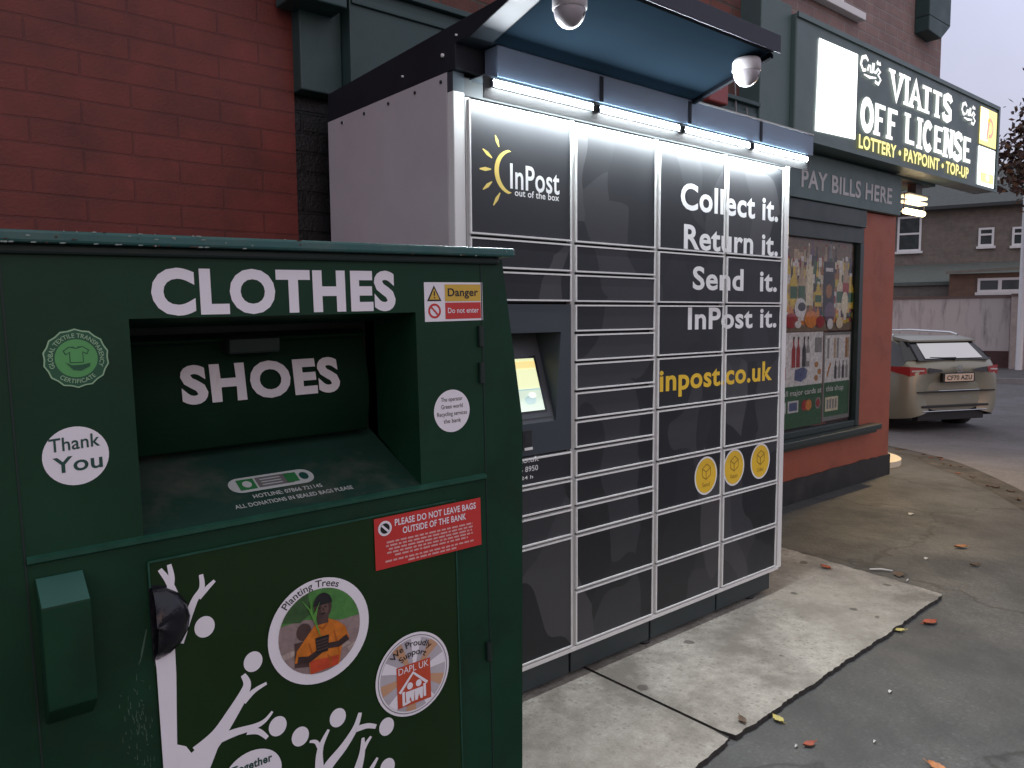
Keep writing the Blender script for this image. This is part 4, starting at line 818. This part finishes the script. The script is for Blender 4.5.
# small child at the left, behind
a.ell(cx-.038, cz+.008, .017, .019, .011, PIC['skin2'], 20); a.poly(clip([(-.06, -.012), (-.02, -.012), (-.015, -.075), (-.062, -.065)]), .0108, PIC['skin2'])
# figure in orange shirt
a.poly(clip([(-.038, -.01), (-.012, .018), (.014, .026), (.04, .012), (.058, -.005), (.066, -.035), (.048, -.045), (.044, -.094), (-.03, -.094), (-.03, -.060), (-.062, -.055), (-.056, -.03)]), .0114, PIC['shirt'])
a.poly(clip([(-.028, -.06), (.04, -.065), (.04, -.094), (-.028, -.094)]), .0118, PIC['red'])
a.poly([(cx-.008, cz+.015), (cx+.018, cz+.015), (cx+.02, cz+.045), (cx-.006, cz+.045)], .0118, PIC['skin2'])
a.ell(cx+.007, cz+.052, .020, .027, .0122, PIC['skin2'], 26)
a.poly([(cx+.007+.0215*math.cos(t), cz+.058+.026*math.sin(t)) for t in [PI*i/14 for i in range(15)]], .0126, PIC['dark'])
for dx in (-.001, .013): a.ell(cx+dx, cz+.052, .003, .0018, .0128, PIC['dark'], 10)
a.ell(cx+.007, cz+.038, .006, .002, .0128, PIC['dark'], 10)
a.stroke([(cx-.055, cz-.05), (cx-.03, cz-.055), (cx+.005, cz-.04)], [.016, .015, .012], .0122, PIC['skin']); a.stroke([(cx+.062, cz-.03), (cx+.04, cz-.04), (cx+.006, cz-.036)], [.015, .014, .012], .0124, PIC['skin'])
a.poly([(cx-.012, cz-.048), (cx+.014, cz-.048), (cx+.018, cz-.012), (cx-.014, cz-.012)], .0126, PIC['dark'])
for k in range(7): a.poly(clip([(-.09+.03*k, -.03-.012*(k % 3)), (-.06+.03*k, -.026-.012*(k % 3)), (-.05+.03*k, -.036-.012*(k % 3)), (-.085+.03*k, -.042-.012*(k % 3))]), .0103, PIC['pale'])
a.ell(cx+.011, cz+.049, .009, .014, .0123, PIC['glow'], 18)
a.stroke([(cx+.0065, cz+.051), (cx+.0085, cz+.044)], .0026, .0127, PIC['skin'])
for q in (((-.028, -.02), (-.022, -.045), (-.026, -.06)), ((.03, -.005), (.035, -.03), (.04, -.06)), ((-.005, .012), (.004, .004), (.016, .014)), ((.012, -.055), (.02, -.07), (.018, -.088))): a.stroke([(cx+x, cz+z) for x, z in q], [.002, .005, .002], .0120, PIC['fold'])
for i in range(4): a.stroke([(cx-.012, cz-.020-.007*i), (cx+.014, cz-.019-.007*i)], .0035, .013, PIC['skin2'])
for i in range(7): a.stroke([(cx-.002, cz-.012), (cx-.012-.002*i, cz+.03+.004*i), (cx-.004-.006*i+.008*(i % 3), cz+.06+.003*i)], [.001, .003, .001], .0132+.0002*i, PIC['leaf'])
a.arc('Planting Trees', cx, cz, .0975, .0155, PI*.56, .0098, BBLK, .006)
bp('photo_sticker', a, 0, 'round Planting Trees photo sticker of a child holding a seedling')
a = Art(0); cx, cz, R_ = -.345, .632, .1005
GREY = mat('charity_grey', (.45, .42, .45), .4); TANP = mat('charity_tan', (.52, .30, .18), .4); CRED = mat('charity_red', (.52, .07, .03), .4)
a.ell(cx, cz, R_, R_, .0092, BW, 52); a.ring(cx, cz, .0925, .0945, .0098, mat('charity_line', (.2, .18, .2), .4), 52); a.ell(cx, cz, .0885, .0885, .0098, GREY, 52)
for i in range(10):
    t = 2*PI*i/10+.2; q = .16; a.poly([(cx, cz)]+[(cx+.088*math.cos(t+q*(k/3-1)*1.0), cz+.088*math.sin(t+q*(k/3-1)*1.0)) for k in range(7)], .0102, TANP if i % 2 else BW)
a.arc('We Proudly', cx, cz, .0690, .0150, PI*.52, .0112, BBLK, .008); a.arc('Support', cx, cz, .0475, .0145, PI*.5, .0112, BBLK, .008)
cz -= .009
a.rect(cx-.046, cz-.063, cx+.046, cz+.037, .0108, CRED); a.text('DAPL UK', cx, cz+.018, .082, .0155, .0112, BW, .0, 'c')
a.stroke([(cx-.04, cz-.026), (cx-.002, cz+.014), (cx+.036, cz-.022)], .007, .0114, BW); a.stroke([(cx-.03, cz-.025), (cx-.03, cz-.058)], .007, .0116, BW); a.stroke([(cx+.028, cz-.022), (cx+.028, cz-.054)], .007, .0116, BW); a.stroke([(cx-.033, cz-.057), (cx-.012, cz-.054)], .006, .0118, BW)
for dx in (-.012, .012):
    a.ell(cx+dx, cz-.016, .008, .0085, .0116, BW, 16); a.poly([(cx+dx-.011, cz-.056), (cx+dx-.004, cz-.056), (cx+dx, cz-.042), (cx+dx+.004, cz-.056), (cx+dx+.010, cz-.056), (cx+dx+.012, cz-.028), (cx+dx-.012, cz-.028)], .0114, BW)
bp('charity_sticker', a, 0, 'round We Proudly Support sticker with a red house mark')

for o in bank.children:
    if o.name.split('.')[0] in ('tree_decal', 'photo_sticker', 'charity_sticker', 'notice_sticker', 'lock_opening', 'together_sticker', 'door_panel'): o.location.x = -.010 if o.name.split('.')[0] != 'notice_sticker' else -.006

# ------------------------------------------------------------------ parked car (local: x right, y forward, z up from the road, rear bumper at y=0)
CZ = zroad(10.57, 2.36)
car = empty('parked_car', (10.63, 2.21, CZ-.03), 'beige estate car seen from behind, parked in the side street', 'car', rot=(0, 0, -math.radians(24.5)))
car.scale = (1.0, 1.0, 1.0)
PAINT = mat('champagne_car_paint', (.28, .272, .212), .3, metal=.3, var=.0, rvar=.0, spec=.6); CGLASS = mat('car_glass', (.02, .022, .025), .06, var=.0, rvar=.0, spec=.7); CBLK = mat('car_black_plastic', (.015, .015, .016), .45); CHROME = mat('chrome', (.7, .7, .7), .12, metal=1)
def cpart(name, mb, bevel=0, parent=None, label=None):
    o = mb.build(name, parent or car, bevel, local=True)
    if label: o['label'] = label
    return o
# body: cross sections along the length; each ring goes bottom -> side -> roof centre on the right half
ST = [  # y, half widths at (bottom, sill, mid, belt, roof edge), z (bottom, sill, mid, belt, roof edge, roof top)
    (0.07, .40, .46, .50, .46, .40, .34, .40, .55, .72, .78, .79),
    (0.00, .62, .68, .72, .68, .60, .30, .40, .58, .80, .94, .96),
    (0.05, .73, .79, .815, .78, .69, .26, .38, .60, .92, 1.05, 1.07),
    (0.15, .80, .85, .875, .85, .72, .24, .34, .62, .98, 1.11, 1.13),
    (0.46, .86, .895, .897, .875, .66, .20, .32, .62, .99, 1.36, 1.39),
    (0.80, .86, .895, .895, .875, .66, .20, .32, .62, .985, 1.405, 1.435),
    (1.60, .86, .895, .895, .875, .67, .20, .32, .62, .96, 1.43, 1.465),
    (2.40, .86, .895, .895, .87, .66, .20, .32, .62, .93, 1.41, 1.45),
    (2.95, .86, .895, .895, .87, .62, .20, .32, .62, .92, 1.28, 1.31),
    (3.45, .86, .89, .89, .84, .64, .20, .32, .60, .90, .98, 1.0),
    (4.20, .84, .87, .86, .76, .60, .22, .34, .58, .80, .86, .88),
    (4.60, .62, .70, .66, .58, .45, .28, .38, .52, .64, .68, .69)]
b = MB(); rings = []
for s in ST:
    y = s[0]; hw = s[1:6]; z = s[6:12]; h = [(hw[i], z[i]) for i in range(5)]+[(0, z[5])]
    rings.append([(-x, y, zz_) for x, zz_ in h]+[(x, y, zz_) for x, zz_ in h[-2::-1]])
m_ = len(rings[0]); vs = [p for r_ in rings for p in r_]
paint_f, glass_f = [], []
for i in range(len(rings)-1):
    for k in range(m_-1):
        q = (i*m_+k, (i+1)*m_+k, (i+1)*m_+k+1, i*m_+k+1)
        green = (k in (3, m_-5)) and 3 <= i <= 8
        (glass_f if green else paint_f).append(q)
b.add(vs, paint_f, PAINT, True); b.add(vs, glass_f, CGLASS, True); b.add(vs[:m_], [tuple(range(m_))], PAINT); b.add(vs[-m_:], [tuple(range(m_-1, -1, -1))], PAINT)
b.box(-.8, .8, .1, 4.4, .18, .30, CBLK)
body = cpart('body', b)
bv = body.modifiers.new('sub', 'SUBSURF'); bv.levels = 2; bv.render_levels = 2
# rear window: a slab lying on the hatch slope
b = MB(); g = [(-.52, .150, 1.085), (.52, .150, 1.085), (.47, .40, 1.32), (-.47, .40, 1.32)]; g2 = [(-.64, .135, 1.065), (.64, .135, 1.065), (.575, .43, 1.35), (-.575, .43, 1.35)]
b.add([tuple(Vector(p)+Vector((0, -.068, .024))) for p in g2]+[tuple(Vector(p)+Vector((0, .03, -.03))) for p in g2], [(0, 1, 2, 3), (0, 4, 5, 1), (1, 5, 6, 2), (2, 6, 7, 3), (3, 7, 4, 0)], CGLASS)
BG = mat('rear_glass', (.85, .82, .76), .05, var=0, rvar=0, metal=1)
nrm = Vector((0, -.26, .275)).normalized()*-1
b.add([tuple(Vector(p)+Vector((0, -.075, .030))) for p in g]+[tuple(Vector(p)+Vector((0, .03, -.03))) for p in g], [(0, 1, 2, 3), (0, 4, 5, 1), (1, 5, 6, 2), (2, 6, 7, 3), (3, 7, 4, 0)], BG)
rw = cpart('rear_window', b)
for sx in (-1, 1):
    b = MB(); b.add([(sx*.60, .105, 1.10), (sx*.545, .38, 1.36), (sx*.66, .44, 1.36), (sx*.80, .17, 1.08)], [(0, 1, 2, 3) if sx > 0 else (3, 2, 1, 0)], CGLASS); cpart('quarter_glass', b)
b = MB(); b.tube([(.0, .075, 1.09), (.02, .07, 1.115), (-.2, .08, 1.12), (-.42, .09, 1.13)], [.022, .014, .008, .006], CBLK, 8); cpart('wiper', b)
b = MB(); b.add([(-.60, .30, 1.375), (.60, .30, 1.375), (.62, .62, 1.43), (-.62, .62, 1.43), (-.60, .30, 1.35), (.60, .30, 1.35), (.62, .62, 1.37), (-.62, .62, 1.37)], [(0, 1, 2, 3), (4, 7, 6, 5), (0, 4, 5, 1), (1, 5, 6, 2), (3, 7, 4, 0)], PAINT); b.box(-.58, .58, .302, .4, 1.345, 1.352, CBLK); cpart('spoiler', b, .008)
for sx in (-1, 1):
    b = MB(); b.tube([(sx*.60, .62, 1.44), (sx*.60, .75, 1.475), (sx*.61, 1.6, 1.50), (sx*.60, 2.2, 1.48), (sx*.60, 2.35, 1.45)], .016, CHROME, 8); cpart('roof_rail', b)
TL = emit('tail_light_red', (.8, .02, .01), .03, (.22, .01, .01)); TLW = mat('tail_light_clear', (.5, .45, .42), .1)
for sx in (-1, 1):
    b = MB()
    v = [(sx*.50, -.004, .90), (sx*.86, .05, .86), (sx*.905, .34, .93), (sx*.905, .34, 1.0), (sx*.855, .04, 1.0), (sx*.52, .03, 1.0)]
    v2 = [(x, y-.018, z) for x, y, z in v]; 
    fsx = [(0, 1, 4, 5), (1, 2, 3, 4)]; 
    v2 = [(sx*.56, -.004, .905), (sx*.80, .055, .865), (sx*.905, .36, .935), (sx*.90, .36, 1.0), (sx*.80, .065, 1.0), (sx*.56, .012, .985)]
    b.add(v2, fsx if sx > 0 else [q[::-1] for q in fsx], TL)
    b.add([(sx*.60, .002, .935), (sx*.78, .046, .925), (sx*.78, .046, .95), (sx*.60, .002, .955)], [(0, 1, 2, 3) if sx > 0 else (3, 2, 1, 0)], TLW)
    b.add([(sx*.53, -.013, .905), (sx*.53, .004, .985), (sx*.30, -.005, .955), (sx*.28, -.014, .925)], [(0, 1, 2, 3) if sx < 0 else (3, 2, 1, 0)], CBLK)
    cpart('tail_light', b)
b = MB(); b.box(-.29, .29, -.028, .03, .765, .905, CBLK); pb = cpart('plate_recess', b, .01)
PLT = mat('yellow_plate', (.62, .48, .36), .4, var=.05)
b = MB(); b.box(-.26, .26, -.034, -.029, .78, .89, PLT); pl = cpart('number_plate', b, .002)
a = Art(-.034); a.text('CF70 AZU', 0, .802, .45, .066, .002, BBLK, .02, 'c'); a.build('plate_lettering', pl, local=True)
a = Art(-.03); a.ring(0, .965, .045, .058, .002, CHROME, 28); a.ring(0, .968, .014, .024, .003, CHROME, 20); a.stroke([(-.045, .985), (0, .995), (.045, .985)], .010, .0026, CHROME); cpart('emblem', a)
b = MB(); b.box(-.70, .70, -.006, .05, .62, .640, CBLK); b.box(-.35, .40, -.016, .0, .642, .654, CHROME); b.box(-.60, .60, .002, .12, .40, .43, CBLK); b.box(-.58, .58, .012, .06, .335, .352, CHROME); b.box(-.60, .60, .09, .2, .20, .325, CBLK); cpart('bumper_trim', b, .01)
a = Art(-.03); a.text('Hybrid', .05, .535, .16, .03, .0, CHROME, .01); cpart('badge', a)
for sx, y in ((-1, .82), (1, .82), (-1, 3.5), (1, 3.5)):
    wt = MB(); c = (sx*.80, y, .325); wt.lathe([(.20, -.11), (.30, -.11), (.325, -.09), (.325, .09), (.30, .11), (.20, .11)], c, (sx, 0, 0), mat('tyre_rubber', (.014, .014, .014), .8), 28)
    wo = cpart('wheel', wt)
    wr = MB(); wr.lathe([(0, .085), (.05, .09), (.06, .075), (.19, .085), (.205, .11), (.205, -.1)], c, (sx, 0, 0), mat('alloy', (.4, .4, .42), .3, metal=.8), 28); wr.build('rim', wo, local=True)

# ------------------------------------------------------------------ across the street
BX = lambda a_, d, z: (CAM.x+VD.x*d+RD.x*a_, CAM.y+VD.y*d+RD.y*a_, z)
class Far(MB):
    def bx(s, a0, a1, d0, d1, z0, z1, m):
        v = [BX(a0, d0, z0), BX(a1, d0, z0), BX(a1, d1, z0), BX(a0, d1, z0), BX(a0, d0, z1), BX(a1, d0, z1), BX(a1, d1, z1), BX(a0, d1, z1)]
        s.add(v, [(0, 3, 2, 1), (4, 5, 6, 7), (0, 1, 5, 4), (1, 2, 6, 5), (2, 3, 7, 6), (3, 0, 4, 7)], m)
FROT = math.atan2(RD.y, RD.x)
def far_root(name, a_, d, z, label, cat):
    o = empty(name, BX(a_, d, z), label, cat); return o
def stained_wall():
    m, b = base_mat('stained_white_render'); n = m.node_tree.nodes; l = m.node_tree.links
    t = n.new('ShaderNodeTexCoord'); mp = n.new('ShaderNodeMapping'); mp.inputs['Scale'].default_value = (3.2, 3.2, .5); l.new(t.outputs['Object'], mp.inputs[0])
    a_ = n.new('ShaderNodeTexNoise'); a_.inputs['Scale'].default_value = 1.6; a_.inputs['Detail'].default_value = 8; a_.inputs['Roughness'].default_value = .7; l.new(mp.outputs[0], a_.inputs['Vector'])
    r_ = n.new('ShaderNodeValToRGB'); el = r_.color_ramp.elements; el[0].position = .28; el[0].color = (.10, .09, .085, 1); el[1].position = .5; el[1].color = (.56, .50, .47, 1); q = el.new(.38); q.color = (.40, .35, .33, 1)
    l.new(a_.outputs[0], r_.inputs[0]); l.new(r_.outputs[0], b.inputs['Base Color']); b.inputs['Roughness'].default_value = .9; return m
b = Far(); b.bx(-14, 12, 22.6, 27.3, -.4, -.15, ground_mat('far_pavement_flags', (.10, .095, .095), (.15, .15, .15), (.06, .06, .06))); b.bx(-14, 12, 22.45, 22.6, -.4, -.14, mat('far_kerb', (.22, .21, .2), .8)); tag(b.build('far_pavement'), kind='structure')
t = far_root('boundary_wall', -1.5, 27, -.15, 'tall stained white rendered yard wall across the side street', 'wall')
SW = stained_wall(); COP = mat('brown_coping', (.15, .10, .085), .8); FBR = brick('dark_red_brick', (.12, .05, .04), (.09, .04, .035), (.06, .05, .045), .22, .075, axis='xy')
b = Far(); b.bx(-9, 1.505, 27.0, 27.2, .345, 1.92, SW); b.build('render', t)
b = Far(); b.bx(-9, 1.505, 26.96, 27.2, -.15, .34, FBR); b.build('base', t)
b = Far(); b.bx(-9, 1.505, 26.95, 27.25, 1.921, 1.985, COP); b.build('coping', t)
t = far_root('gate_pier', 1.9, 26.6, -.15, 'plain pale rendered gate pier at the end of the yard wall', 'gate pier')
b = Far(); b.bx(1.512, 2.6, 26.5, 27.0, -.15, 1.95, mat('pale_render', (.42, .36, .33), .85, var=.2)); b.build('shaft', t)
b = Far(); b.bx(1.50, 2.63, 26.46, 27.04, 1.951, 2.02, COP); b.build('cap', t)
HB = brick('terrace_brown_brick', (.20, .165, .135), (.17, .14, .12), (.18, .165, .15), .225, .075, axis='xy', var=.25)
ROOF = mat('terrace_slate', (.10, .115, .11), .8, var=.25); GLZ = mat('far_glass', (.05, .06, .06), .15)
hs = far_root('house', 0, 34, -.15, 'brown brick terraced house row with white framed windows', 'house')
b = Far(); b.bx(-14, 12, 34, 42, -.3, 5.45, HB); b.build('wall', hs)
b = Far()
v = [BX(-14, 33.7, 5.5), BX(12, 33.7, 5.5), BX(12, 38, 7.5), BX(-14, 38, 7.5), BX(12, 42.3, 5.5), BX(-14, 42.3, 5.5)]
b.add(v, [(0, 1, 2, 3), (3, 2, 4, 5), (0, 3, 5), (1, 4, 2)], ROOF); rf = b.build('roof', hs)
b = Far(); b.bx(1.0, 1.45, 36.2, 36.9, 6.50, 6.78, WHITEP); b.build('roof_window', rf)
b = Far(); b.bx(-14, 12, 33.55, 33.72, 5.38, 5.5, mat('dark_gutter', (.04, .045, .045), .5)); b.build('gutter', hs)
def fwin(a0, a1, z0, z1, d, parent, bar=None, split=None):
    b = Far(); fw = .075
    b.bx(a0, a1, d-.06, d, z1-fw, z1, WHITEP); b.bx(a0, a1, d-.06, d, z0, z0+fw, WHITEP); b.bx(a0, a0+fw, d-.06, d, z0+fw, z1-fw, WHITEP); b.bx(a1-fw, a1, d-.06, d, z0+fw, z1-fw, WHITEP)
    if bar: b.bx(a0+fw, a1-fw, d-.06, d, bar-.035, bar+.035, WHITEP)
    for s in split or (): b.bx(s-.05, s+.05, d-.06, d, z0+fw, z1-fw, WHITEP)
    b.bx(a0-.06, a1+.06, d-.12, d, z0-.09, z0, WHITEP)
    o = b.build('window', parent); g = Far(); g.bx(a0+fw, a1-fw, d-.03, d-.01, z0+fw, z1-fw, GLZ); g.build('pane', o)
fwin(-1.95, -1.12, 3.88, 5.22, 34, hs, 4.55); fwin(.77, 1.27, 3.95, 4.63, 34, hs, 4.38); fwin(1.83, 2.35, 3.92, 4.60, 34, hs, 4.35)
b = Far(); v = [BX(-9, 30.2, 2.55), BX(6, 30.2, 2.55), BX(6, 33.99, 3.35), BX(-9, 33.99, 3.35)]
b.add(v+[(p[0], p[1], p[2]-.12) for p in v], [(0, 1, 2, 3), (0, 4, 5, 1)], mat('lean_to_roof', (.12, .135, .12), .85, var=.2)); b.bx(-9, 6, 30.3, 30.4, -.3, 2.45, HB); b.build('lean_to', hs)
ex = far_root('outbuilding', 1.0, 28.6, -.15, 'low brick outbuilding with a wide white window behind the yard wall', 'outbuilding')
b = Far(); b.bx(-.1, 4.5, 28.6, 30.2, -.3, 2.72, brick('orange_brown_brick', (.2, .115, .075), (.17, .10, .065), (.13, .11, .1), .225, .075, axis='xy')); b.build('wall', ex)
b = Far(); v = [BX(-.2, 28.3, 2.72), BX(4.6, 28.3, 2.90), BX(4.6, 30.19, 2.98), BX(-.2, 30.19, 2.80)]
b.add(v+[(p[0], p[1], p[2]+.08) for p in v], [(3, 2, 1, 0), (4, 5, 6, 7), (0, 1, 5, 4), (0, 4, 7, 3), (1, 2, 6, 5)], mat('felt_roof_edge', (.22, .2, .17), .8)); b.build('roof', ex)
fwin(.68, 2.6, 2.12, 2.56, 28.6, ex, None, (1.28, 1.95))
# white post at the right edge and a street tree beyond it
t = far_root('lamp_post', 1.72, 26.2, -.15, 'slim pale post at the right edge of the view', 'post')
b = Far(); b.tube([BX(1.72, 26.2, -.2), BX(1.72, 26.2, 5.6)], .09, WHITEP, 12); b.build('shaft', t)
b = Far(); b.lathe([(.09, 0), (.11, .02), (.06, .06), (0, .08)], BX(1.72, 26.2, 5.6), (0, 0, 1), WHITEP, 12); b.build('cap', t)
tr = far_root('tree', 3.18, 24, -.3, 'autumn street tree with thinning russet leaves', 'tree')
BARK = mat('bark', (.06, .045, .035), .9, bump=.6, bscale=20); LV = [mat('leaf_'+str(i), c, .6, var=.2) for i, c in enumerate(((.10, .045, .03), (.13, .06, .025), (.07, .05, .03), (.06, .035, .03)))]
b = Far(); T0 = Vector(BX(3.18, 24, -.3)); b.tube([T0, T0+Vector((.08, 0, 2.3)), T0+Vector((0, .08, 4.9)), T0+Vector((.15, 0, 8.3))], [.24, .2, .15, .05], BARK, 10)
tips = []
for i in range(40):
    z = random.uniform(4.1, 8.0); an = random.uniform(0, 2*PI); ln = random.uniform(1.2, 2.3)*(1.0 if z < 6.8 else .7)
    p = T0+Vector((0, 0, z)); q = p+Vector((math.cos(an)*ln*.55, math.sin(an)*ln*.55, .5)); s = p+Vector((math.cos(an+.2)*ln, math.sin(an+.2)*ln, .7+random.uniform(-.15, .45)))
    b.tube([p, q, s], [.05, .03, .01], BARK, 6); tips += [q, s, (q+s)/2]
b.build('trunk', tr)
b = MB()
for c in tips:
    for _ in range(150):
        p = c+Vector((random.gauss(0, .27), random.gauss(0, .27), random.gauss(0, .24))); s = random.uniform(.06, .12)
        a1 = Vector((random.uniform(-1, 1), random.uniform(-1, 1), random.uniform(-1, 1))).normalized(); a2 = a1.cross(Vector((random.uniform(-1, 1), random.uniform(-1, 1), random.uniform(-1, 1)))).normalized()
        b.add([p-a1*s, p+a2*s*.5, p+a1*s, p-a2*s*.5], [(0, 1, 2, 3)], random.choice(LV))
b.build('crown', tr)

# ------------------------------------------------------------------ leaves and litter
def leaf(loc, size, m, label, group=None, name='fallen_leaf'):
    b = MB(); n = 9; rot = random.uniform(0, 2*PI); curl = random.uniform(.1, .3); vs = []
    for i in range(n):
        s = i/(n-1); wd = math.sin(PI*min(1, s*1.05+.02))**.8*(.42+.10*(i % 2)); z = curl*(s-.5)**2
        for k in (-1, 0, 1): vs.append(((s-.5)*size, k*wd*size*.6, (z+(.12*abs(k)))*size+.003))
    c, s_ = math.cos(rot), math.sin(rot); z0 = loc[2]
    vs = [(loc[0]+x*c-y*s_, loc[1]+x*s_+y*c, z0+z) for x, y, z in vs]
    b.add(vs, [(3*i+k, 3*i+3+k, 3*i+4+k, 3*i+1+k) for i in range(n-1) for k in (0, 1)], m, True)
    b.tube([(loc[0]-.5*size*c, loc[1]-.5*size*s_, z0+.006), (loc[0]-.75*size*c, loc[1]-.75*size*s_, z0+.012)], .0016, m, 5)
    o = b.build(name, None); vs0 = Vector((loc[0], loc[1], z0))
    for vv in o.data.vertices: vv.co -= vs0
    o.location = vs0; return tag(o, label, 'leaf', group)
LR = mat('dead_leaf_red', (.30, .06, .025), .7, var=.3, scale=40); LO = mat('dead_leaf_orange', (.42, .17, .06), .7, var=.3, scale=40); LBn = mat('dead_leaf_brown', (.10, .06, .036), .8, var=.3, scale=40); LY = mat('dead_leaf_yellow', (.40, .33, .10), .7, var=.3, scale=40)
leaf((2.23, -.70, -.019), .085, LR, 'bright red fallen leaf on the asphalt by the slab corner')
leaf((3.65, -.33, -.019), .085, LO, 'orange fallen leaf out on the asphalt')
leaf((3.33, -.52, -.019), .06, LBn, 'small brown leaf on the asphalt, in front of the orange leaf')
leaf((.872, -.70, -.019), .06, LY, 'yellow green leaf caught against the slab edge')
leaf((.735, -.64, .001), .05, LBn, 'brown leaf lying on the concrete slab near its edge')
leaf((.80, -.86, -.019), .05, LR, 'small dull red leaf on the asphalt beside the slab joint')
leaf((.985, -1.21, -.019), .07, LO, 'tan leaf on the asphalt at the bottom of the view')
leaf((2.02, -.64, -.019), .06, LY, 'dry tan leaf lying along the broken slab edge')
leaf((2.58, .01, .001), .075, LR, 'dark red leaf on the far end of the slab')
leaf((1.93, .10, .001), .09, LR, 'rust red leaf by the locker foot')
leaf((1.80, .06, .001), .08, LBn, 'crumpled brown leaf under the locker corner')
leaf((2.05, .20, .001), .06, LBn, 'brown leaf behind the rust red one at the locker corner')
for i in range(22):
    k = random.randint(28, 58) if False else None
    t_ = random.random(); p = inner[30].lerp(inner[50], 0); j = random.randint(18, 52); p = inner[j].lerp(outer[j], random.uniform(.1, .9)); zl = -.017+(zroad(*outer[j])+.02)*((p-inner[j]).length/max(.001, (outer[j]-inner[j]).length))
    leaf((p.x, p.y, zl), random.uniform(.04, .07), random.choice([LBn, LBn, LBn, LR]), 'small dead leaf on the worn kerb strip', 'dead leaves along the kerb')
LIT = mat('white_litter', (.5, .48, .45), .6)
b = MB(); b.tube([(-.07, .05, .006), (-.03, .0, .010), (0, -.05, .006)], [.005, .006, .004], LIT, 8); o = b.build('plastic_strip'); o.location = (2.86, -.20, -.019); tag(o, 'thin white plastic strip lying on the asphalt behind the slab', 'litter')
b = MB(); b.tube([(-.02, 0, .006), (.012, .006, .006)], .004, LIT, 8); o = b.build('cigarette_end'); o.location = (2.765, -.376, -.019); tag(o, 'white cigarette end beside the far corner of the slab', 'litter')
b = MB(); b.add([(-.045, -.02, .004), (.0, -.03, .014), (.04, .0, .006), (.02, .03, .012), (-.02, .025, .006)], [(0, 1, 4), (1, 2, 3), (1, 3, 4)], LBn); o = b.build('bark_scrap'); o.location = (2.83, -.30, -.019); tag(o, 'brown scrap lying next to the white plastic strip', 'litter')
for i, (x, y, s, lab) in enumerate(((4.27, .23, .035, 'cream paper scrap on the pavement before the shop corner'), (1.395, -.876, .012, 'white paper crumb on the asphalt right of the slab'), (.76, -.836, .009, 'white paper crumb beside the dull red leaf'), (3.25, -.28, .022, 'pale paper crumb between the slab and the orange leaf'), (.99, -1.0, .008, 'tiny white crumb out on the dark asphalt'))):
    b = MB(); b.add([(-s, -s*.3, .003), (0, -s*.6, .010), (s, 0, .004), (s*.3, s*.5, .009), (-s*.5, s*.4, .004)], [(0, 1, 4), (1, 2, 3), (1, 3, 4)], LIT); o = b.build('paper_scrap'); o.location = (x, y, -.019); tag(o, lab, 'litter')
